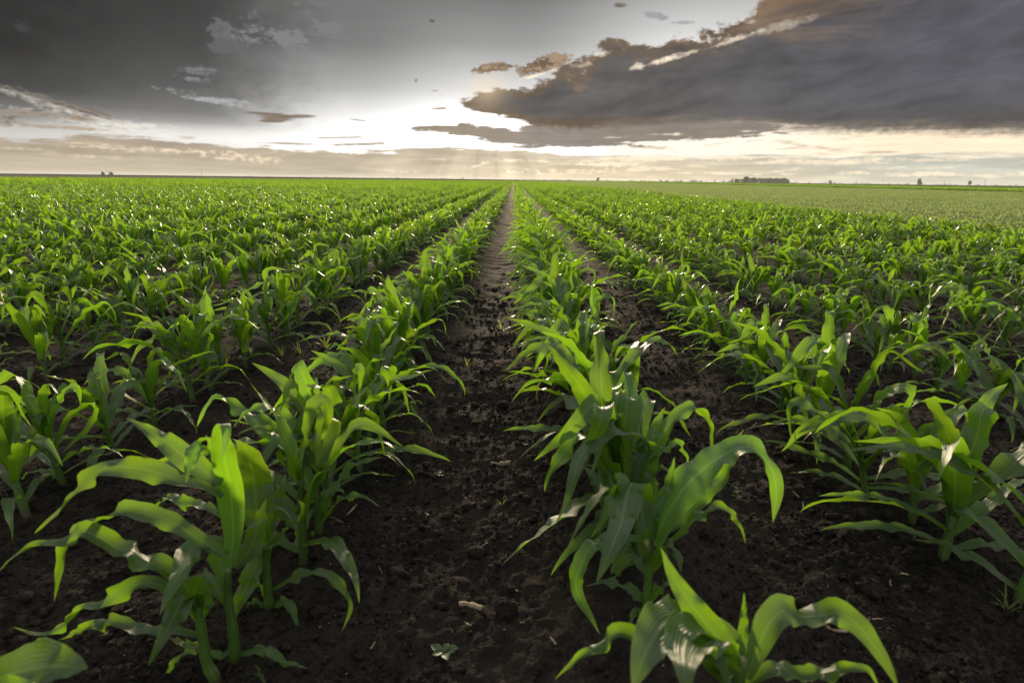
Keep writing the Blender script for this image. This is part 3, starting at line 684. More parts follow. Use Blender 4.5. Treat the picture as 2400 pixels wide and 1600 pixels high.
# tallest plant at the front of the row on the pole side
HEROES.append(hero_plant(1, (553, 1565), (O6, [(1225, 1300), (1195, 1100), (1200, 960)]), [
    L_(O6, [(1205, 960), (1225, 780), (1210, 560), (1180, 400), (1160, 280), (1165, 225), (1180, 205), (1190, 250), (1180, 320), (1165, 390)], 130, (0, 0.02, 0.02, -0.03, -0.07), (5, 0, 8, 15, 60, 140, 170), tip=3.5),
    L_(O6, [(1150, 400), (1110, 330), (1085, 290), (1040, 320), (1000, 410), (975, 520)], 100, (0.02, 0.0, -0.05), (40, 65, 100, 150, 160, 170)),
    L_(O6, [(1165, 520), (1080, 460), (980, 390), (880, 310), (790, 250), (668, 178)], 128, (0.01, 0.06), (10, 5, 8, 15, 35, 60)),
    L_(O6, [(1160, 600), (1060, 535), (940, 510), (830, 465), (700, 440), (560, 440), (455, 500), (390, 580), (290, 680), (178, 785)], 118, (0, 0.0, -0.04), (75, 70, 50, 20, 8, 15, 55, 125, 150, 165), ruffle=0.009),
    L_(O6, [(1165, 700), (1080, 640), (980, 625), (890, 590), (800, 655)], 74, (0.02, 0.08), (70, 60, 35, 30, 60)),
    L_(O6, [(1190, 900), (1120, 860), (1010, 790), (900, 720), (760, 680), (640, 670), (520, 710), (420, 750), (350, 830), (315, 950), (285, 1140)], 108, (0, -0.03, -0.06), (15, 10, 30, 40, 50, 60, 70, 60, 30, 20, 20), ruffle=0.008),
    L_(O6, [(1185, 1060), (1160, 950), (1120, 860), (1060, 835), (1000, 870), (940, 1000), (880, 1110), (838, 1215)], 135, (0, 0.02, -0.02, -0.10, -0.14), (20, 30, 60, 110, 150, 165, 170, 175)),
    L_(O6, [(1190, 1160), (1150, 1090), (1080, 1060), (990, 1090), (930, 1190), (850, 1340), (776, 1480)], 150, (0, 0.0, -0.08, -0.14, -0.16), (30, 50, 80, 130, 155, 165, 170), ruffle=0.008),
    L_(O6, [(1235, 960), (1320, 850), (1370, 700), (1400, 600)], 120, (0.02, 0.06), (20, 10, 30, 50)),
    L_(O6, [(1255, 1420), (1330, 1405), (1400, 1395), (1480, 1450), (1612, 1490)], 62, (0, -0.02), (60, 50, 30, 40, 60)),
    L_(O6, [(1245, 1470), (1300, 1500), (1350, 1510), (1400, 1575)], 58, (0, -0.05), (50, 40, 30, 20)),
    L_(O6, [(1230, 1380), (1170, 1430), (1110, 1405), (1030, 1380), (930, 1440), (850, 1565)], 60, (0.0, -0.03), (60, 60, 40, 40, 30)),
], 'tall maize plant with long wind-swept leaves, foremost whole plant on the pole side'))
# short stout stalk beside it
HEROES.append(hero_plant(2, (0, 0), (O6, [(1085, 1460), (1060, 1300), (1040, 1180), (1030, 1090)]), [
    L_(O6, [(1040, 1160), (960, 1040), (880, 980), (760, 920), (690, 870), (620, 860), (520, 800), (420, 770), (310, 820), (180, 850), (80, 900), (-10, 985)], 118, (0, -0.02, -0.06), (10, 20, 25, 50, 70, 55, 20, 15, 80, 110, 70, 40), ruffle=0.010),
    L_(O6, [(1050, 1220), (960, 1120), (840, 1055), (740, 1045), (640, 1090), (540, 1140), (440, 1170), (380, 1230), (290, 1290), (190, 1310), (62, 1272)], 88, (0, -0.03, -0.03), (60, 40, 60, 30, 15, 35, 80, 95, 50, 30, 40), ruffle=0.009),
    L_(O6, [(1060, 1330), (950, 1300), (830, 1280), (720, 1285), (620, 1260), (520, 1250), (420, 1290), (300, 1345)], 84, (0, -0.01, 0.03), (50, 70, 60, 75, 40, 15, 20, 50), ruffle=0.009),
    L_(O6, [(1040, 1250), (1020, 1120), (1050, 1020), (1075, 985), (1120, 1030), (1160, 1110)], 100, (0, -0.02, -0.03), (10, 10, 20, 60, 130, 160)),
    L_(O6, [(1055, 1230), (1085, 1130), (1110, 1040), (1150, 1010)], 84, (0, 0.02), (15, 20, 40, 60)),
    L_(O6, [(1075, 1400), (1010, 1380), (940, 1350), (880, 1330)], 46, (0, 0.03), (50, 30, 40, 50)),
], 'short stout maize plant with twisted leaves beside the tall front plant', foot_world=(-0.475, 0.735, 0)))
HEROES.append(hero_plant(3, (634, 1440), (O6, [(1405, 1050), (1395, 900), (1388, 830)]), [
    L_(O6, [(1365, 790), (1345, 650), (1335, 520), (1310, 400), (1270, 310), (1215, 285)], 185, (0, 0.02, -0.02), (12, 6, 4, 10, 30, 70), tip=3.4),
    L_(O6, [(1390, 870), (1350, 880), (1440, 810), (1520, 740), (1570, 690), (1590, 640), (1560, 605)], 120, (0.0, -0.02), (70, 110, 125, 120, 110, 120, 140)),
    L_(O6, [(1400, 960), (1390, 800), (1400, 700), (1430, 650), (1490, 660), (1530, 700)], 78, (0, -0.03), (40, 30, 40, 80, 120, 150)),
    L_(O6, [(1420, 1090), (1480, 1055), (1560, 1010), (1640, 985), (1730, 1010), (1800, 1070), (1840, 1170), (1795, 1300)], 66, (0, -0.03, -0.06), (60, 50, 55, 60, 40, 30, 20, 10), ruffle=0.007),
    L_(O6, [(1425, 1170), (1490, 1145), (1535, 1180), (1570, 1310)], 58, (0, -0.05), (50, 40, 20, 15)),
    L_(O6, [(1400, 1140), (1370, 1050), (1330, 1050), (1280, 1110), (1240, 1200)], 56, (0.02, 0.0), (40, 50, 30, 20)),
    L_(O6, [(1395, 820), (1430, 690), (1480, 560), (1500, 470)], 100, (0.01, 0.05), (20, 12, 20, 50)),
    L_(O6, [(1385, 840), (1340, 960), (1290, 1070), (1240, 1180), (1225, 1260)], 110, (0.0, -0.04), (120, 150, 165, 170, 170)),
    L_(O6, [(1410, 1180), (1370, 1150), (1325, 1140), (1290, 1170)], 34, (0, 0.0), (50, 40, 40, 50)),
], 'maize plant with a broad upright yellow-green blade, just behind the tall front plant'))
HEROES.append(hero_plant(4, (750, 1266), (O6, [(1670, 700), (1660, 560), (1652, 480)]), [
    L_(O6, [(1660, 420), (1700, 320), (1730, 200), (1745, 90), (1720, 30), (1660, 15), (1600, 5)], 135, (0, 0.03, -0.01), (10, 5, 8, 20, 60, 110, 150), tip=3.2),
    L_(O6, [(1640, 380), (1570, 300), (1580, 210), (1610, 140), (1638, 78)], 62, (0, 0.03), (35, 40, 35, 30, 40)),
    L_(O6, [(1630, 400), (1545, 270), (1470, 170), (1400, 120), (1320, 140), (1270, 170), (1225, 225)], 110, (0, 0.02, 0.0), (20, 15, 20, 60, 100, 130, 150), ruffle=0.008),
    L_(O6, [(1620, 430), (1500, 300), (1430, 260), (1340, 230), (1250, 260)], 104, (0, -0.03), (20, 40, 90, 120, 135)),
    L_(O6, [(1610, 420), (1420, 250), (1260, 140), (1180, 85), (1120, 75), (1075, 130), (1033, 225)], 108, (0, 0.05, 0.0), (20, 10, 15, 45, 90, 140, 160), ruffle=0.008),
    L_(O6, [(1650, 560), (1590, 480), (1540, 400), (1500, 330), (1470, 370), (1500, 440)], 120, (0.0, 0.0), (10, 5, 10, 50, 110, 150)),
    L_(O6, [(1690, 740), (1740, 650), (1800, 600), (1860, 585), (1930, 600), (1992, 642)], 52, (0, -0.04), (60, 50, 50, 45, 50, 60)),
    L_(O6, [(1680, 620), (1770, 520), (1850, 430), (1930, 400), (2015, 382)], 60, (0, 0.03), (50, 45, 50, 50, 60)),
    L_(O6, [(1675, 640), (1620, 690), (1590, 760), (1540, 900), (1470, 1040)], 62, (0, -0.08), (60, 40, 20, 10, 10)),
    L_(O6, [(1690, 800), (1650, 790), (1620, 830), (1600, 900)], 40, (0, -0.03), (50, 30, 30, 20)),
    L_(O6, [(1670, 690), (1710, 620), (1730, 560), (1790, 560), (1840, 620)], 70, (0, 0.03), (30, 30, 60, 100, 130)),
], 'maize plant with a folded-over top blade, between the yellow-green blade and the crowded pole-side row'))
# close blurred leaf at the lower corner
HEROES.append(hero_plant(5, (0, 0), (O6, [(-160, 1560), (-150, 1480)]), [
    L_(O6, [(-160, 1680), (-60, 1580), (60, 1520), (200, 1490), (330, 1480), (462, 1490)], 330, (0.0, 0.03, 0.02, -0.01), (50, 45, 40, 30, 25, 30), tip=2.0, ruffle=0.007),
    L_(O6, [(-120, 1700), (0, 1620), (120, 1620), (260, 1700)], 170, (0.0, -0.05), (20, 10, 5, 5)),
    L_(O6, [(-140, 1560), (-200, 1350), (-300, 1250)], 150, (0.0, 0.05), (20, 10, 20)),
], 'maize plant at the picture corner, of which one broad blurred leaf shows', foot_world=(-0.45, 0.45, 0)))
# ---- row on the bean-field side of the furrow
HEROES.append(hero_plant(6, (1519, 1471), (O7, [(1605, 1180), (1610, 1040), (1612, 920), (1600, 820)]), [
    L_(O7, [(1590, 760), (1570, 620), (1560, 540), (1530, 520), (1500, 590), (1470, 720), (1420, 850), (1375, 960), (1338, 1045)], 168, (0, 0.03, 0.0, -0.09, -0.13, -0.15), (20, 30, 70, 120, 160, 172, 175, 175, 175), tip=2.6),
    L_(O7, [(1575, 820), (1480, 810), (1390, 825), (1310, 850), (1265, 940), (1230, 1040), (1260, 1140), (1310, 1220), (1358, 1315)], 104, (0, -0.04, -0.07, -0.10), (60, 50, 40, 60, 120, 165, 190, 185, 180), ruffle=0.009),
    L_(O7, [(1560, 700), (1490, 560), (1455, 510), (1425, 600), (1370, 720), (1310, 805)], 92, (0, 0.02, 0.0), (20, 20, 60, 130, 160, 165)),
    L_(O7, [(1590, 900), (1610, 740), (1640, 640), (1650, 560), (1640, 500)], 120, (0.02, 0.05), (10, 8, 10, 20, 40)),
    L_(O8, [(75, 850), (130, 700), (230, 550), (350, 430), (440, 370), (520, 330), (590, 335), (650, 385), (700, 470), (715, 590), (698, 725)], 190, (0.02, 0.05, -0.02), (15, 5, 5, 15, 30, 55, 75, 60, 35, 20, 15), tip=3.0, ruffle=0.008),
    L_(O8, [(90, 800), (230, 680), (340, 560), (430, 500), (460, 420), (480, 340), (546, 238)], 130, (0.03, 0.08), (40, 30, 20, 30, 60, 80, 90), tip=2.0),
    L_(O8, [(150, 840), (230, 770), (310, 690), (390, 645), (470, 670), (525, 740), (555, 835)], 66, (0, -0.05), (50, 40, 50, 60, 40, 25, 15), ruffle=0.007),
    L_(O7, [(1620, 700), (1700, 580), (1730, 470), (1750, 380)], 66, (0.02, 0.05), (30, 20, 25, 35)),
    L_(O8, [(50, 1000), (110, 870), (160, 850), (200, 900), (215, 990)], 110, (0, -0.05), (30, 30, 60, 120, 150)),
    L_(O7, [(1620, 1200), (1560, 1110), (1450, 1050), (1360, 1040), (1285, 1060)], 66, (0, 0.02), (60, 40, 60, 50, 60)),
    L_(O7, [(1600, 1000), (1540, 920), (1480, 940), (1440, 1000), (1425, 1045)], 66, (0.02, 0.04), (40, 20, 10, 15, 20)),
    L_(O7, [(1600, 1230), (1550, 1185), (1520, 1240), (1505, 1300)], 40, (0, -0.03), (40, 30, 20, 20)),
    L_(O8, [(60, 1150), (120, 1050), (170, 1060), (215, 1130)], 70, (0, -0.03), (50, 50, 40, 30)),
], 'maize plant with an arched leaf over bare soil, foremost whole plant, bean-field side'))
HEROES.append(hero_plant(7, (0, 0), (O8, [(520, 1567), (535, 1500), (540, 1440)]), [
    L_(O8, [(510, 1500), (430, 1360), (330, 1240), (250, 1130), (175, 1010), (108, 855)], 168, (0, 0.02, 0.06), (12, 5, 0, 5, 10, 20), tip=1.9, ruffle=0.005),
    L_(O8, [(540, 1470), (540, 1350), (545, 1230), (547, 1090)], 74, (0.02, 0.05), (25, 20, 15, 20), tip=1.6),
    L_(O8, [(560, 1530), (620, 1380), (680, 1250), (760, 1185), (850, 1220), (950, 1215), (1040, 1200), (1140, 1260), (1230, 1370), (1300, 1480), (1360, 1600)], 165, (0, 0.04, -0.03), (5, 5, 15, 50, 62, 60, 50, 25, 10, 5, 0), tip=3.6, ruffle=0.006),
    L_(O8, [(500, 1520), (420, 1380), (350, 1300), (280, 1310), (240, 1380), (235, 1480), (250, 1640)], 290, (0, 0.03, -0.02, -0.09, -0.11), (20, 50, 90, 140, 165, 172, 178), base=0.8, tip=4.0),
    L_(O8, [(480, 1540), (330, 1330), (230, 1240), (140, 1260), (70, 1340), (20, 1430), (-40, 1600)], 290, (0, 0.03, -0.01, -0.06, -0.09), (30, 60, 90, 120, 150, 160, 165), base=0.8, tip=4.0),
    L_(O7, [(2000, 1480), (1820, 1360), (1640, 1380), (1560, 1330), (1470, 1300), (1390, 1340), (1320, 1390), (1240, 1440), (1118, 1550)], 104, (0, 0.02, 0.0), (70, 60, 40, 20, 15, 40, 120, 160, 170), ruffle=0.008),
    L_(O8, [(520, 1540), (450, 1430), (420, 1400), (440, 1500), (490, 1600)], 120, (0, -0.05), (20, 40, 90, 150, 165)),
    L_(O8, [(560, 1580), (660, 1510), (760, 1490), (860, 1535), (980, 1510), (1100, 1490), (1200, 1500), (1260, 1600)], 110, (0, 0.0, -0.03), (30, 40, 60, 75, 50, 30, 20, 10)),
    L_(O8, [(545, 1560), (590, 1430), (620, 1330), (640, 1260)], 90, (0.02, 0.06), (20, 20, 30, 40)),
], 'maize plant with pale shining leaves, lowest in the first bean-field side row', foot_world=(0.262, 0.50, 0)))
HEROES.append(hero_plant(8, (1496, 1340), (O7, [(1560, 850), (1548, 720), (1538, 630)]), [
    L_(O7, [(1530, 520), (1560, 420), (1600, 330), (1570, 260), (1500, 255), (1430, 230), (1330, 280), (1260, 370), (1220, 480), (1180, 620), (1128, 725)], 118, (0, 0.02, -0.02, -0.10, -0.14), (20, 20, 50, 90, 115, 125, 130, 150, 165, 170, 175), ruffle=0.008),
    L_(O7, [(1530, 560), (1570, 440), (1600, 350), (1590, 280), (1540, 250)], 170, (0, 0.02), (10, 5, 5, 30, 70), tip=3.2),
    L_(O8, [(40, 520), (60, 400), (110, 280), (190, 170), (280, 120), (345, 170), (375, 260), (370, 380)], 92, (0.02, 0.06), (30, 25, 30, 60, 75, 60, 40, 30), ruffle=0.007),
    L_(O8, [(0, 500), (40, 360), (80, 230), (130, 120)], 100, (0.02, 0.08), (20, 12, 20, 40)),
    L_(O7, [(1540, 700), (1480, 560), (1420, 480), (1350, 440), (1280, 420)], 80, (0.02, 0.05), (40, 40, 60, 60, 50)),
    L_(O7, [(1560, 900), (1500, 860), (1460, 900), (1430, 960), (1425, 1040)], 60, (0, -0.03), (50, 40, 30, 20, 15)),
    L_(O8, [(50, 420), (130, 340), (200, 310), (240, 370), (255, 430)], 50, (0.0, -0.02), (50, 50, 40, 30, 20)),
    L_(O7, [(1550, 640), (1600, 560), (1650, 470), (1690, 440), (1740, 470)], 90, (0.0, 0.0), (20, 20, 40, 90, 130)),
], 'maize plant with a long shining leaf bent over the furrow, behind the arched-leaf plant'))
# ------------------------------------------------------------------ the rows
ORD = 'front second third fourth fifth sixth seventh eighth ninth tenth eleventh twelfth thirteenth fourteenth fifteenth sixteenth seventeenth eighteenth nineteenth twentieth'.split()
TENS = {2: 'twenty', 3: 'thirty', 4: 'forty', 5: 'fifty'}
def ordinal(i):
    if i < 20: return ORD[i]
    t, u = divmod(i + 1, 10)
    return {2: 'twentieth', 3: 'thirtieth', 4: 'fortieth', 5: 'fiftieth'}[t] if u == 0 else TENS[t] + '-' + (['', 'first'] + ORD[1:])[u]
rngF = np.random.default_rng(77)
PROTO = [make_plant(100 + i) for i in range(26)]
for p in PROTO: COL.objects.unlink(p)
for p in PROTO:
    for c in p.children: COL.objects.unlink(c)
used = [False] * len(PROTO)
def place_plant(i, loc, rz, s, label):
    p = PROTO[i]
    root = p.copy(); COL.objects.link(root)
    for ch in p.children:
        c = ch.copy(); COL.objects.link(c); c.parent = root
    root.location = loc; root.rotation_euler = (0, 0, rz); root.scale = (s, s, s * (0.94 + 0.12 * rngF.random()))
    tag(root, label, 'maize plant', 'maize plants in the rows')
    return root

def visible(X, Y, pad=0.35):
    zc = Y * math.cos(R(PITCH)) + 0.5 * math.sin(R(PITCH))
    return zc > 0.2 and abs(X) < 0.905 * zc + pad
MAXROW = 10                                           # last row on the bean-field side
rows = list(range(-14, MAXROW + 1))                   # row 0 edges the furrow on one side, row 1 on the other
FIX = {0: [1.02, 1.21], 1: [1.11, 1.19, 1.33, 1.49], 2: [0.93, 1.068, 1.20, 1.329, 1.47, 1.61, 1.724, 1.879], -1: [1.189, 1.327, 1.494, 1.72]}
START = {0: 1.30, 1: 1.66, 2: 2.07, -1: 1.92}
cands = []
for k in rows:
    X = ROW0 + ROWS * k
    ylist = list(FIX.get(k, []))
    y = START.get(k, 0.9 + 0.2 * rngF.random())
    while y < 11.0:
        if rngF.random() > (0.05 if k < 2 else 0.13): ylist.append(y)
        y += (0.105 if k == 1 else 0.118 if k == 0 else 0.138) + (rngF.random() - 0.5) * 0.05
    for y in ylist:
        xx = X + rngF.normal() * 0.02
        if visible(xx, y): cands.append((y, xx, k))
cands.sort(key=lambda c: (c[0] ** 2 + (0.3 * c[1]) ** 2))
N_IND = 286
near, rest = cands[:N_IND], cands[N_IND:]
def row_words(k):
    j = -k if k <= 0 else k - 1
    return f"{('first ' + ORD[1] if False else (['first'] + ORD[1:])[j])} row from the bare furrow, {'pole side' if k <= 0 else 'bean-field side'}"
byrow = {}
for c in near: byrow.setdefault(c[2], []).append(c)
offset = {0: 5, 1: 3}
LOOKS = {}
for k, cs in byrow.items():
    cs.sort()
    for j, (y, X, _k) in enumerate(cs):
        i = int(rngF.integers(0, len(PROTO))); rz = rngF.random() * 6.28
        s = 0.82 + 0.24 * rngF.random()
        if k == 1: s *= 1.18
        if k == 2 and y > 1.75: s *= 0.9
        if k >= 3: s *= 0.86
        if k < -1: s *= 0.94
        if y < 1.75 and k == 2: s *= 1.12
        flip = 1
        n = j + offset.get(k, 0)
        place_plant(i, (X, y, gz(X, y)), rz if False else (rngF.random() - 0.5) * 1.1, s, f"{'tall ' if s > 1.02 else 'short ' if s < 0.86 else ''}maize plant, {ordinal(n)} back in the {row_words(k)}")
for p in PROTO:
    for c in list(p.children): bpy.data.objects.remove(c)
    bpy.data.objects.remove(p)

# ---- beyond them: the mass of the field, one object
mid_protos = [hidden_mesh_object('maize_clump', *plant_lump(300 + i, 1.0, 12, 3), FARLEAF) for i in range(16)]
pts = [(X, y, 0.0) for (y, X, k) in rest]
rngM = np.random.default_rng(5)
FIELD_EDGE = ROW0 + ROWS * MAXROW + 0.2
def field_end(x): return 225.0 + 2.45 * min(x, 0.0) + 4.0 * math.sin(x * 0.07)
krange = range(-90, MAXROW + 1)
for k in krange:
    X = ROW0 + ROWS * k; y = 11.0 if k >= -14 else 8.0
    y += 0.2 * rngM.random()
    while y < 26.0:
        if visible(X, y, 0.8) and rngM.random() > 0.06: pts.append((X + rngM.normal() * 0.025, y, 0.0))
        y += 0.140 + (rngM.random() - 0.5) * 0.06
sc_ = 0.80 + 0.26 * rngM.random(len(pts))
sc_ = sc_ * np.array([1.15 if abs(p[0] - ROW0 - ROWS) < 0.2 else 0.92 if p[0] > 0.6 else 1.0 for p in pts])
ro_ = (rngM.random(len(pts)) - 0.5) * 1.2
scatter('maize_field', pts, ro_, sc_, mid_protos, 'dense green maize rows filling the field to the horizon', 'maize field', 3)
# far part of the same field: metre-long pieces of row
def row_piece(seed, npl, length, nv, nx, size=1.0, nrow=1):
    rng = np.random.default_rng(seed); Vs = []; Fs = []; n = 0
    for r in range(nrow):
        for j in range(npl):
            V, F = plant_lump(seed * 50 + j + r * 17, size * (0.85 + 0.3 * rng.random()), nv, nx)
            V = V + np.array([rng.normal() * 0.03 + (r - (nrow - 1) / 2) * ROWS, (j + 0.5 + 0.4 * (rng.random() - 0.5)) * length / npl - length / 2, 0])
            Vs.append(V); Fs.append(F + n); n += len(V)
    return np.vstack(Vs), np.vstack(Fs)
far_protos = [hidden_mesh_object('maize_row_piece', *row_piece(20 + i, 6, 1.0, 6, 3), FARLEAF) for i in range(8)]
pts = []
for k in range(-230, MAXROW + 1):
    X = ROW0 + ROWS * k; y = 26.5
    while y < min(70.0, field_end(X)):
        if visible(X, y, 2.0): pts.append((X, y, 0.0))
        y += 0.98
scatter('maize_field', pts, (rngM.random(len(pts)) > 0.5) * 0.0 + 0.06 * (rngM.random(len(pts)) - 0.5), 0.86 + 0.2 * rngM.random(len(pts)), far_protos, 'dense green maize rows filling the field to the horizon', 'maize field', 4)
block_protos = [hidden_mesh_object('maize_block', *row_piece(60 + i, 12, 2.0, 5, 3, 1.0, 3), FARLEAF) for i in range(5)]
pts = []
kk = -300
while kk <= MAXROW - 1:
    X = ROW0 + ROWS * kk; y = 71.0
    while y < field_end(X):
        if visible(X, y, 4.0): pts.append((X, y, 0.0))
        y += 1.98
    kk += 3
scatter('maize_field', pts, np.zeros(len(pts)), 0.92 + 0.16 * rngM.random(len(pts)), block_protos, 'dense green maize rows filling the field to the horizon', 'maize field', 6)
HAZE = 0.0001
# ------------------------------------------------------------------ bean field, far crops, horizon
def plain(name, c, rough=0.9, tr=None, noise=None, spec=0.25):
    m = bpy.data.materials.new(name); m.use_nodes = True; nt = m.node_tree; nt.nodes.clear(); x = NX(nt)
    b = x.new('ShaderNodeBsdfPrincipled'); b.inputs['Roughness'].default_value = rough; b.inputs['Specular IOR Level'].default_value = spec
    col = c
    geo = x.new('ShaderNodeNewGeometry')
    if noise:
        n = x.noise(geo.outputs['Position'], noise, 5, 0.62)
        col = x.mix(x.ss(n, 0.34, 0.68), tuple(v * 0.62 for v in c), tuple(min(1, v * 1.35) for v in c))
    x.put(b.inputs['Base Color'], col); o = x.new('ShaderNodeOutputMaterial')
    if tr:
        t = x.new('ShaderNodeBsdfTranslucent'); t.inputs['Color'].default_value = tr + (1,)
        mx = x.new('ShaderNodeMixShader'); mx.inputs[0].default_value = 0.4
        nt.links.new(b.outputs[0], mx.inputs[1]); nt.links.new(t.outputs[0], mx.inputs[2]); nt.links.new(mx.outputs[0], o.inputs[0])
    else: nt.links.new(b.outputs[0], o.inputs[0])
    return m
BEAN = plain('bean_leaf', (0.155, 0.215, 0.075), 0.6, (0.48, 0.62, 0.20), 0.25)
def leaf_quads(rng, n, centre, spread, size):
    C = np.asarray(centre) + rng.normal(size=(n, 3)) * np.asarray(spread)
    a = rng.normal(size=(n, 3)); a /= np.linalg.norm(a, axis=1)[:, None]
    b = np.cross(a, rng.normal(size=(n, 3))); b /= np.linalg.norm(b, axis=1)[:, None]
    s = size * (0.6 + 0.8 * rng.random((n, 1)))
    V = np.stack([C - a * s, C + b * s * 0.6, C + a * s, C - b * s * 0.6], 1).reshape(-1, 3)
    return V, np.arange(4 * n).reshape(n, 4)
def bean_block(seed):
    rng = np.random.default_rng(seed); Vs = []; n = 0; Fs = []
    for r in range(4):
        x0 = (r - 1.5) * 0.5
        for j in range(26):
            y0 = -1 + (j + 0.5) * 2 / 26; h = 0.17 + 0.05 * rng.random()
            V, F = leaf_quads(rng, 24, (x0 + rng.normal() * 0.03, y0, h * 0.62), (0.09, 0.055, 0.04), 0.021)
            Vs.append(V); Fs.append(F + n); n += len(V)
    V = np.vstack(Vs); V[:, 2] = np.maximum(V[:, 2], 0.01)
    return V, np.vstack(Fs)
protos = [hidden_mesh_object('bean_block', *bean_block(900 + i), BEAN) for i in range(5)]
rngB = np.random.default_rng(9); pts = []
BX0 = FIELD_EDGE + 0.55; BX1 = 52.0
xx = BX0 + 1.0
while xx < BX1:
    yy = 3.0
    while yy < 420.0:
        if visible(xx, yy, 3.0): pts.append((xx, yy, 0.0))
        yy += 2.0
    xx += 2.0
scatter('bean_field', pts, (rngB.random(len(pts)) > 0.5) * math.pi, 0.9 + 0.2 * rngB.random(len(pts)), protos, 'low pale green bean rows beyond the maize', 'bean field', 12)
# second maize field past the beans
pts = []; xx = BX1 + 1.2
while xx < 96.0:
    yy = 40.0
    while yy < 520.0:
        if visible(xx, yy, 4.0): pts.append((xx, yy, 0.0))
        yy += 1.98
    xx += 3 * ROWS
scatter('maize_strip', pts, np.zeros(len(pts)), 1.0 + 0.16 * rngB.random(len(pts)), block_protos, 'bright green maize strip past the bean field', 'maize field', 14)

# far ground as sheets a few millimetres up
def sheet(name, poly, mat, z):
    o = link(bpy.data.objects.new(name, mesh_from(name, [(x_, y_, z) for x_, y_ in poly], [tuple(range(len(poly)))], mat, smooth=False)))
    return tag(o, kind='structure')
STRAW = plain('stubble', (0.20, 0.185, 0.125), 0.9, None, 0.05, 0.0)
CROP = plain('dark_crop', (0.018, 0.030, 0.008), 0.9, None, 0.02, 0.0)
MEADOW = plain('meadow', (0.085, 0.12, 0.03), 0.9, None, 0.02, 0.0)
sheet('stubble_field', [(-420, 30), (-79, 32), (-60, 79), (-40, 128), (-20, 177), (3, 229), (3, 420), (-420, 380)], STRAW, 0.012)
sheet('crop_field', [(-5000, 380), (-420, 380), (3, 420), (52, 430), (200, 900), (300, 6000), (-5000, 6000)], CROP, 0.02)
sheet('meadow_field', [(98, 40), (2000, 40), (5200, 2000), (4000, 6000), (300, 6000), (200, 900), (52, 430), (54, 421), (98, 521)], MEADOW, 0.016)

# ---- trees on the horizon
BARK = plain('bark', (0.06, 0.045, 0.035), 0.9, None, 3.0)
FOL = plain('tree_foliage', (0.055, 0.075, 0.032), 0.7, (0.14, 0.19, 0.06), 0.5)
def tree_geo(rng, w, h, n, low=0.12):
    """clumps of leaf faces through the crown's volume"""
    Vs = []; Fs = []; k = 0
    for c in range(n):
        a = rng.random() * 6.28; r = (rng.random() ** 0.5) * w * 0.40; zz = h * (low + (0.92 - low) * rng.random())
        r *= 1.0 - 0.55 * abs(zz / h - 0.45) ** 1.3 * 1.6
        V, F = leaf_quads(rng, 46, (r * math.cos(a), r * math.sin(a), zz), (w * 0.075, w * 0.075, h * 0.055), 0.030 * (w + h))
        V[:, 2] = np.maximum(V[:, 2], 0.02); Vs.append(V); Fs.append(F + k); k += len(V)
    return np.vstack(Vs), np.vstack(Fs)
def tree(px, base_py, wpx, hpx, Y, label, seed, name='tree', n=26, group=None, low=0.12):
    rng = np.random.default_rng(seed); p = at(px, 421, Y); s = Y / math.cos(R(PITCH)) / FPX
    s = Y * math.hypot(1, 0) / FPX / math.cos(R(PITCH))
    sc = math.cos(R(PITCH)) * Y / FPX                # metres per picture point at that distance
    root = empty(name, (p[0], Y, 0)); tag(root, label, 'tree' if name == 'tree' else 'bush', group)
    w, h = wpx * sc, hpx * sc + 0.8
    V, F = tree_geo(rng, w, h, n, low); link(bpy.data.objects.new('crown', mesh_from('crown', V, F, FOL)), root)
    mb = MB(); V, F, U = tube_geo([(0, 0, -0.1), (0.02 * w, 0, h * 0.3), (-0.02 * w, 0, h * 0.62)], [0.035 * h, 0.026 * h, 0.012 * h], 7); mb.add(V, F, U)
    for q in range(5):
        a = q * 1.3; V, F, U = tube_geo([(0, 0, h * (0.25 + 0.06 * q)), (w * 0.12 * math.cos(a), w * 0.12 * math.sin(a), h * (0.42 + 0.06 * q)), (w * 0.26 * math.cos(a), w * 0.26 * math.sin(a), h * (0.55 + 0.07 * q))], [0.014 * h, 0.010 * h, 0.004 * h], 5); mb.add(V, F, U)
    mb.build('trunk', BARK, root)
    return root
tree(245, 408, 12, 6, 700, 'low round dark bush on the horizon, first of a pair far from the pole', 1, 'bush', 20, 'bushes on the horizon', 0.0)
tree(261, 408, 14, 6.5, 700, 'slightly wider dark bush on the horizon, next to a low round one', 2, 'bush', 20, 'bushes on the horizon', 0.0)
tree(1084, 416, 4, 4, 1100, 'tiny dark tree on the horizon under the sun rays', 3, 'tree', 14, 'trees on the horizon')
tree(1401, 421, 11, 6.5, 1100, 'small bare-topped bushy tree on the horizon beyond the bean field corner', 4, 'tree', 16, 'trees on the horizon')
tree(1750, 430, 15, 13, 1150, 'rounded tree standing out at the edge of the distant wood', 5, 'tree', 26, 'trees on the horizon')
tree(1947, 432, 9, 7, 1000, 'small squat tree alone beyond the bright maize strip, beside the wood', 6, 'tree', 16, 'trees on the horizon')
tree(2156, 436, 12, 13, 1000, 'tall ragged tree alone on the horizon beyond the bright maize strip', 7, 'tree', 22, 'trees on the horizon', 0.05)
tree(2275, 441, 8, 10, 1000, 'narrow tree on the horizon past the tall ragged tree', 8, 'tree', 16, 'trees on the horizon', 0.05)
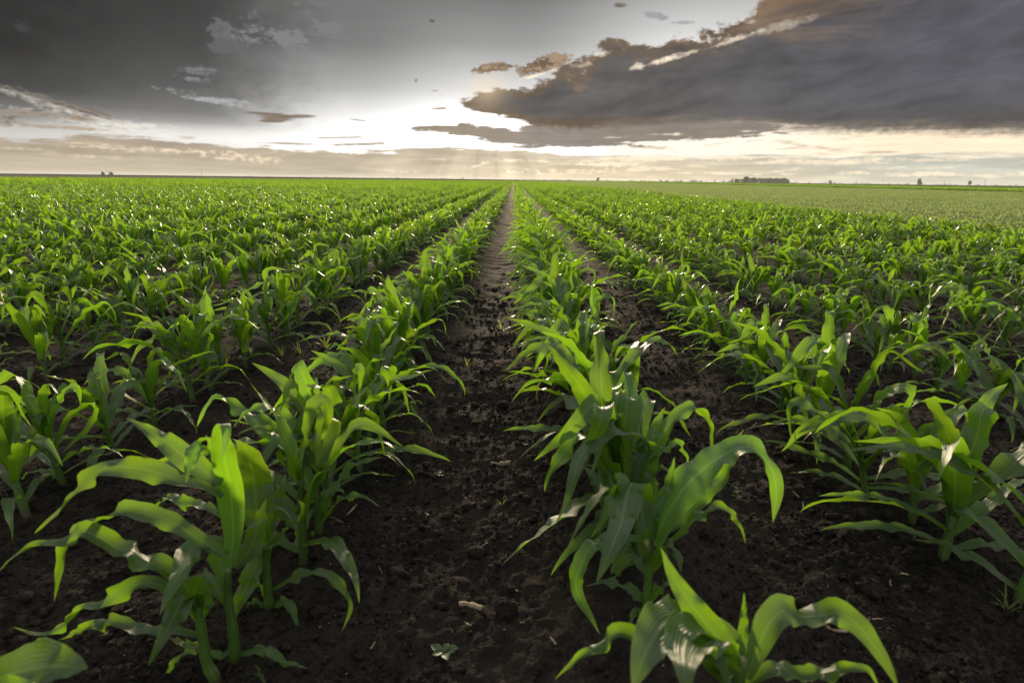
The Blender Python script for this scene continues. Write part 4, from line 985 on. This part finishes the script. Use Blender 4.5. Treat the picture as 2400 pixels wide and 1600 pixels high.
# the wood and the broken line of scrub: each reads as one mass
rng = np.random.default_rng(40); Vs = []; Fs = []; k = 0
for i in range(95):
    px = 1712 + 143 * rng.random(); Y = 1250 + 260 * rng.random(); p = at(px, 421, Y); sc = math.cos(R(PITCH)) * Y / FPX
    h = (9.0 + 3.0 * rng.random()) * sc * (0.75 if px < 1742 else 1.0) + 0.5
    V, F = tree_geo(rng, h * 0.95, h, 9, 0.05); V = V + np.array([p[0], Y, 0]); Vs.append(V); Fs.append(F + k); k += len(V)
o = link(bpy.data.objects.new('wood', mesh_from('wood', np.vstack(Vs), np.vstack(Fs), FOL)))
tag(o, 'dark green wood standing on the horizon behind the bright maize strip', 'wood', kind='stuff')
Vs = []; Fs = []; k = 0
for i in range(230):
    px = 1205 + 1230 * rng.random() if i > 40 else 560 + 640 * rng.random()
    Y = 1700 + 500 * rng.random(); p = at(px, 421, Y); sc = math.cos(R(PITCH)) * Y / FPX
    hp = (1.2 + 2.4 * rng.random() ** 2) * (1.0 if px > 1500 else 0.7) + (1.4 if 1540 < px < 1715 else 0)
    h = hp * sc + 0.8; w = h * (1.2 + 2.6 * rng.random())
    V, F = tree_geo(rng, w, h, 4, 0.0); V = V + np.array([p[0], Y, 0]); Vs.append(V); Fs.append(F + k); k += len(V)
o = link(bpy.data.objects.new('treeline', mesh_from('treeline', np.vstack(Vs), np.vstack(Fs), FOL)))
tag(o, 'thin broken line of scrub along the horizon', 'treeline', kind='stuff')
# ---- poles
POLE = plain('weathered_wood', (0.10, 0.085, 0.07), 0.8, None, 4.0)
def pole(px, Y, hpx, label, arm=True, foot=False):
    p = at(px, 421, Y); sc = math.cos(R(PITCH)) * Y / FPX; h = hpx * sc + 0.8
    root = empty('utility_pole', (p[0], Y, 0)); tag(root, label, 'utility pole', 'poles on the horizon')
    mb = MB(); V, F, U = tube_geo([(0, 0, -0.2), (0, 0, h)], [0.022 * h, 0.014 * h], 8); mb.add(V, F, U); mb.build('post', POLE, root)
    if arm:
        mb = MB(); V, F, U = tube_geo([(-0.10 * h, 0, h * 0.97), (0.10 * h, 0, h * 0.97)], 0.018 * h, 6); mb.add(V, F, U)
        mb.build('crossarm', POLE, root)
        for q in (-0.09, 0.0, 0.09):
            mb = MB(); V, F, U = tube_geo([(q * h, 0, h * 0.985), (q * h, 0, h * 1.02)], [0.012 * h, 0.008 * h], 6); mb.add(V, F, U); mb.build('insulator', POLE, root)
    if foot:
        V, F = tree_geo(np.random.default_rng(3), h * 0.18, h * 0.18, 6, 0.0)
    return root
pole(475, 560, 13, 'tall thin pole with a crossarm, alone on the horizon over the maize')
pole(2310, 1000, 13, 'faint thin pole on the horizon past the narrow tree')
pole(2215, 1100, 11, 'faint thin pole between the tall ragged tree and the narrow tree', False)
pole(2070, 1150, 10, 'faint thin pole between the squat tree and the tall ragged tree', False)

# ---- the air over the plain
hz = MB(); a_, b_, c_ = 5400.0, -450.0, 6500.0
hv = [(-a_, b_, -1.0), (a_, b_, -1.0), (a_, c_, -1.0), (-a_, c_, -1.0), (-a_, b_, 17.0), (a_, b_, 17.0), (a_, c_, 17.0), (-a_, c_, 17.0)]
hf = [(3, 2, 1, 0), (4, 5, 6, 7), (0, 1, 5, 4), (1, 2, 6, 5), (2, 3, 7, 6), (3, 0, 4, 7)]
hm = bpy.data.materials.new('haze'); hm.use_nodes = True; hm.node_tree.nodes.clear()
pv = hm.node_tree.nodes.new('ShaderNodeVolumePrincipled'); pv.inputs['Color'].default_value = (0.86, 0.90, 0.95, 1); pv.inputs['Density'].default_value = HAZE; pv.inputs['Anisotropy'].default_value = 0.3
ho = hm.node_tree.nodes.new('ShaderNodeOutputMaterial'); hm.node_tree.links.new(pv.outputs[0], ho.inputs['Volume'])
haze = link(bpy.data.objects.new('haze', mesh_from('haze', hv, hf, hm, smooth=False))); tag(haze, 'thin evening haze over the plain', 'haze', kind='stuff')
# ------------------------------------------------------------------ things lying and growing on the soil
DRY = plain('dry_stalk', (0.30, 0.235, 0.16), 0.8, None, 60.0)
PITH = plain('pale_straw', (0.27, 0.205, 0.13), 0.8, None, 50.0)
GREYCLOD = SOIL
WEED = leaf_material('weed_leaf', (0.030, 0.072, 0.020), (0.14, 0.25, 0.04), 0.35, 0.7, 0.05)
GRASS = leaf_material('grass_blade', (0.075, 0.13, 0.018), (0.50, 0.60, 0.05), 0.45, 0.5, 0.05)
def z3(x_, y_): return (x_ / 2.94, 380 + y_ / 2.94)
def z4(x_, y_): return (800 + x_ / 2.94, 380 + y_ / 2.94)
def z5(x_, y_): return (1600 + x_ / 2.94, 380 + y_ / 2.94)
def z6(x_, y_): return (x_ / 2.24, 900 + y_ / 2.24)
def z7(x_, y_): return (800 + x_ / 2.24, 900 + y_ / 2.24)
def z8(x_, y_): return (1500 + x_ / 2.24, 900 + y_ / 2.24)
def soil_at(px):
    p = on_ground(*px)
    for _ in range(4):
        z = gz(p[0], p[1]); p = on_ground(px[0], px[1], z)
    return p
def straw_bit(name, a, b, r, label, cat, mat, bow=0.0, group=None, flat=0.6, seed=0):
    A, B = soil_at(a), soil_at(b); n = 9; rng = np.random.default_rng(seed)
    P = np.array([A + (B - A) * t for t in np.linspace(0, 1, n)]); side = np.cross(B - A, (0, 0, 1)); L = np.linalg.norm(B - A)
    for i, t in enumerate(np.linspace(0, 1, n)):
        P[i, 2] = max(gz(P[i, 0], P[i, 1]), 0.5 * (A[2] + B[2]) - 0.004) + r * 0.7
        P[i] += side / (np.linalg.norm(side) + 1e-9) * bow * L * math.sin(math.pi * t)
    P[:, 2] = np.convolve(np.pad(P[:, 2], 2, 'edge'), np.ones(5) / 5, 'valid')
    V, F, U = tube_geo(P, r * (1 + 0.2 * rng.standard_normal(n)), 7)
    V[:, 2] = P.mean(0)[2] + (V[:, 2] - P.mean(0)[2]) * flat
    o = A.copy(); ob = link(bpy.data.objects.new(name, mesh_from(name, V - o, F, mat, U))); ob.location = o
    return tag(ob, label, cat, group)
straw_bit('stalk_fragment', z7(618, 1160), z7(742, 1192), 0.0062, 'pale split piece of old stalk lying in the bare furrow', 'stalk fragment', DRY, -0.10, None, 0.55, 1)
straw_bit('stalk_fragment', z7(785, 428), z7(890, 418), 0.0085, 'grey hollow stalk stub lying across the furrow, farther back', 'stalk fragment', plain('old_stalk', (0.17, 0.135, 0.10), 0.9, None, 80.0), 0.05, None, 0.8, 2)
straw_bit('root_fragment', z7(650, 600), z7(760, 612), 0.0012, 'thin pale curled root in the bare furrow', 'root fragment', PITH, 0.3, None, 1, 3)
straw_bit('root_fragment', z7(715, 868), z7(770, 830), 0.0014, 'short grey twig on the dark soil beside a straw bit', 'twig', DRY, 0.1, None, 1, 4)
straw_bit('stalk_fragment', z8(798, 565), z8(856, 672), 0.0026, 'bent dry stalk lying between the first and second bean-field side rows', 'stalk fragment', DRY, -0.12, None, 0.8, 5)
straw_bit('stalk_fragment', z8(975, 1275), z8(1085, 1300), 0.0030, 'dry stalk behind the shining arched leaf of the lowest plant', 'stalk fragment', DRY, 0.05, None, 0.8, 6)
straw_bit('straw_bit', z8(1200, 1240), z8(1305, 1236), 0.0014, 'long thin straw lying flat past the shining arched leaf', 'straw', PITH, 0.03, None, 1, 7)
straw_bit('straw_bit', z8(485, 148), z8(556, 162), 0.0022, 'pale straw on the soil between rows, near the lone second-row stalk', 'straw', PITH, 0.03, None, 0.8, 8)
straw_bit('twig', z6(1822, 688), z6(1872, 632), 0.0022, 'small forked twig at the foot of the folded-over plant', 'twig', DRY, 0.08, None, 1, 9)
straw_bit('twig', z6(1712, 706), z6(1800, 730), 0.0028, 'dark twig near the foot of the folded-over plant', 'twig', plain('wet_twig', (0.11, 0.08, 0.06), 0.9, None, 60), 0.05, None, 1, 10)
straw_bit('stalk_fragment', z4(890, 1310), z4(958, 1314), 0.0040, 'pale short stalk lying across the furrow beside a grass sprig', 'stalk fragment', DRY, 0.03, None, 0.8, 11)
bits = [(z7(192, 960), z7(216, 988)), (z7(152, 1385), z7(176, 1352)), (z7(1096, 1342), z7(1128, 1366)), (z7(938, 1250), z7(966, 1256)), (z7(322, 716), z7(330, 708)), (z7(540, 532), z7(566, 546)), (z6(1944, 1388), z6(1968, 1354)), (z6(660, 1200), z6(692, 1186)),
        (z6(548, 1316), z6(566, 1300)), (z7(905, 1065), z7(925, 1088)), (z7(365, 975), z7(388, 965)), (z8(605, 320), z8(612, 342)), (z8(470, 215), z8(492, 190)), (z8(1316, 1020), z8(1318, 1062)), (z8(1370, 990), z8(1402, 1022)), (z7(210, 840), z7(226, 850)), (z8(760, 425), z8(788, 432)), (z8(590, 225), z8(610, 205))]
for i, (a, b) in enumerate(bits):
    straw_bit('straw_bit', a, b, 0.0011 + 0.0012 * ((i * 7) % 5) / 5, 'tiny pale straw bit lying loose on the dark soil', 'straw', PITH, 0.05, 'straw bits on the soil', 0.8, 20 + i)
# clods
def clod(px, size, label, seed):
    p = soil_at(px); rng = np.random.default_rng(seed)
    nu, nv = 26, 16; V = []; F = []
    for j in range(nv):
        th = math.pi * (j + 0.5) / nv
        for i in range(nu):
            ph = 2 * math.pi * i / nu; d = np.array([math.sin(th) * math.cos(ph), math.sin(th) * math.sin(ph), math.cos(th)])
            q = d * 2.2 + seed
            r = 1 + 0.30 * float(gnoise(np.array([q[0] + q[2] * 0.7]), np.array([q[1] - q[2] * 0.5]), seed)[0]) + 0.22 * float(gnoise(np.array([q[0] * 2.6 + q[2]]), np.array([q[1] * 2.6 + q[2] * 1.7]), seed + 1)[0]) + 0.05 * rng.standard_normal()
            V.append(d * r * size * np.array([1.15, 0.9, 0.72]))
    for j in range(nv - 1):
        for i in range(nu): F.append((j * nu + i, j * nu + (i + 1) % nu, (j + 1) * nu + (i + 1) % nu, (j + 1) * nu + i))
    F.append(tuple(range(nu))[::-1]); F.append(tuple((nv - 1) * nu + i for i in range(nu)))
    ob = link(bpy.data.objects.new('soil_clod', mesh_from('soil_clod', np.array(V), F, SOIL, smooth=False))); ob.location = p + np.array([0, 0, size * 0.3])
    ob.rotation_euler = (0, 0, seed * 1.1)
    return tag(ob, label, 'soil clod', 'clods of soil')
clod(z8(950, 1110), 0.040, 'large cracked soil clod on the bean-field side, above the shining arched leaf', 1)
clod(z8(1215, 1090), 0.024, 'smaller soil clod beside the large cracked one', 2)
clod(z8(868, 1160), 0.018, 'narrow soil clod leaning on the foot of the large cracked one', 3)
clod(z7(870, 1200), 0.022, 'ragged grey soil clod beside the pale stalk piece in the furrow', 4)
clod(z6(610, 610), 0.036, 'broad low soil clod on the pole side, behind the tall front plant', 5)
clod(z8(1440, 915), 0.022, 'rounded soil clod near the second bean-field side row', 6)
clod(z8(360, 790), 0.022, 'soil clod under the arched leaf of the front plant', 7)
clod(z8(810, 400), 0.020, 'soil clod in the open furrow near a tilted straw', 8)
# weeds
def blade(rng, p0, az, L, w, th0, bend, mat, nv=9, nx=3):
    return leaf_geo(rng, p0, L, th0, bend, az, w, nv, nx, (rng.random() - 0.5) * 1.0, 0, 0.6, 0.1, 0.001, 1.4)
def grass_weed(px, n, L, label, seed, w=0.005):
    p = soil_at(px); rng = np.random.default_rng(seed); root = empty('grass_weed', tuple(p)); tag(root, label, 'weed', 'grassy weeds')
    for i in range(n):
        V, F, U = blade(rng, (rng.normal() * 0.003, rng.normal() * 0.003, 0), rng.random() * 6.28, L * (0.6 + 0.6 * rng.random()), w * (0.7 + 0.6 * rng.random()), R(8 + 30 * rng.random()), R(25 + 60 * rng.random()), GRASS)
        link(bpy.data.objects.new('blade', mesh_from('blade', V, F, GRASS, U)), root)
    return root
def leafy_weed(px, n, size, label, seed, h=0.0):
    p = soil_at(px); rng = np.random.default_rng(seed); root = empty('leafy_weed', tuple(p)); tag(root, label, 'weed', 'leafy weeds')
    V, F, U = tube_geo([(0, 0, -0.01), (0.002, 0, h * 0.5 + 0.004), (0, 0.001, h + 0.008)], [0.0016, 0.0013, 0.001], 6)
    link(bpy.data.objects.new('stem', mesh_from('stem', V, F, STALK, U)), root)
    for i in range(n):
        t = np.linspace(0, 1, 10); zz = (h + 0.008) * (0.35 + 0.65 * i / max(1, n - 1)); az = i * 2.4 + rng.random() * 0.5
        L = size * (0.75 + 0.5 * rng.random()); th = R(50 + 30 * rng.random()) * (1.0 if h < 0.02 else 1.0)
        d = np.array([math.sin(th) * math.cos(az), math.sin(th) * math.sin(az), math.cos(th)])
        P = np.array([[0, 0, zz] + d * L * s + np.array([0, 0, -0.25 * L * s * s]) for s in t]); W = np.tile(np.array([-math.sin(az), math.cos(az), 0]), (10, 1))
        half = 0.5 * L * 0.55 * np.sin(math.pi * np.clip(t * 0.96 + 0.04, 0, 1) ** 1.15) ** 0.8 + 0.0006
        V, F, U = ribbon(P, W, half, np.full(10, 0.5), 0.0012, 5, rng)
        link(bpy.data.objects.new('leaf', mesh_from('leaf', V, F, WEED, U)), root)
    return root
leafy_weed(z7(535, 1425), 5, 0.026, 'broad-leaved grey-green seedling alone in the bare furrow', 1)
leafy_weed(z7(660, 1270), 3, 0.010, 'tiny yellowish seedling between the stalk piece and the broad-leaved seedling', 2)
leafy_weed(z7(455, 695), 3, 0.011, 'tiny pale seedling in the furrow beside a dark hollow', 3)
leafy_weed(z7(508, 485), 4, 0.014, 'small pale seedling in the middle stretch of the bare furrow', 4)
leafy_weed(z7(960, 325), 3, 0.012, 'tiny pale seedling in the furrow below the bent-out leaf tips', 5)
leafy_weed(z7(540, 315), 3, 0.010, 'tiny yellow-green seedling far along the bare furrow', 6)
leafy_weed(z8(500, 620), 8, 0.015, 'small upright weed growing between the arched leaf and the second row', 7, 0.035)
leafy_weed(z4(1080, 950), 6, 0.030, 'pale weed in the bare furrow well beyond the grass sprigs', 8, 0.02)
for i, (x_, y_, n, s, h) in enumerate([(950, 1130, 26, 0.026, 0.10), (720, 1200, 22, 0.026, 0.09), (1090, 1000, 26, 0.028, 0.10), (140, 1030, 20, 0.026, 0.08), (780, 1150, 16, 0.024, 0.07), (1400, 700, 20, 0.03, 0.09)]):
    leafy_weed(z3(x_, y_), n, s, ['feathery yellow-green weed between pole-side rows, tallest of its clump', 'low feathery weed beside the tallest weed of the pole-side rows', 'feathery weed behind a drooping maize leaf, pole side', 'feathery weed half hidden at the frame edge, pole side', 'small feathery weed joining the low one, pole side', 'feathery weed far back among pole-side rows'][i], 30 + i, h)
for i, (x_, y_) in enumerate([(1890, 870), (1930, 885), (1850, 900)]):
    leafy_weed(z4(x_, y_), 18, 0.034, ['bushy broad-leaved weed at the foot of the second bean-field side row', 'bushy weed beside the broad-leaved one, second bean-field side row', 'low weed spreading into the furrow from the second bean-field side row'][i], 50 + i, 0.07)
gw = [(z4(870, 1420), 6, 0.05, 'thin yellowish grass sprig beside the short stalk in the furrow'), (z4(1100, 1165), 8, 0.075, 'splayed grass tuft in the bare furrow'), (z3(1950, 1345), 9, 0.10, 'long-bladed grass tuft near the folded-over plant, pole side'),
      (z3(2060, 1330), 8, 0.09, 'grass tuft next to the long-bladed one, pole side'), (z3(2250, 1290), 12, 0.11, 'dense grass tuft behind the folded-over plant'), (z3(2200, 1060), 9, 0.10, 'grass tuft farther back between the first two pole-side rows'),
      (z5(640, 990), 8, 0.11, 'upright grass tuft alone on soil between bean-field side rows'), (z8(1925, 1200), 7, 0.06, 'grass sprig at the foot of the last second-row plant at the frame edge'), (z8(1065, 625), 3, 0.035, 'two-bladed grass sprig on open soil, bean-field side'),
      (z7(665, 130), 3, 0.025, 'small lone grass sprout far along the furrow floor'), (z7(840, 640), 2, 0.03, 'brownish grass sprout beside the curled root'), (z3(1560, 1400), 5, 0.08, 'thin grass beside the short plant of the second pole-side row'), (z4(1080, 480), 12, 0.10, 'distant grass tuft in the middle of the bare furrow'), (z4(1200, 770), 8, 0.08, 'grass tuft near the edge of the bare furrow, beyond the splayed one')]
for i, (p_, n, L, lab) in enumerate(gw): grass_weed(p_, n, L, lab, 70 + i, 0.0055)
# white specks (mineral grains) on the soil
rngS = np.random.default_rng(8); n = 260; u = rngS.random(n); Y = 0.6 * (5 / 0.6) ** u; X = (rngS.random(n) * 2 - 1) * np.minimum(0.95 * Y, 3.0)
S = (0.0009 + 0.0012 * rngS.random(n)) * (0.7 + 0.35 * Y); IV = np.array([(1, 0, 0), (-1, 0, 0), (0, 1, 0), (0, -1, 0), (0, 0, 1), (0, 0, -1)], float)
IF = np.array([(0, 2, 4), (2, 1, 4), (1, 3, 4), (3, 0, 4), (2, 0, 5), (1, 2, 5), (3, 1, 5), (0, 3, 5)])
V = IV[None] * S[:, None, None] * (0.7 + 0.6 * rngS.random((n, 6, 1))) + np.stack([X, Y, soil_height(X, Y) + S * 0.6], 1)[:, None]
o = link(bpy.data.objects.new('pale_grit', mesh_from('pale_grit', V.reshape(-1, 3), (IF[None] + (np.arange(n) * 6)[:, None, None]).reshape(-1, 3), plain('grit', (0.34, 0.32, 0.30), 0.7), smooth=False)))
tag(o, 'tiny pale grit scattered on the dark soil', 'grit', kind='stuff')
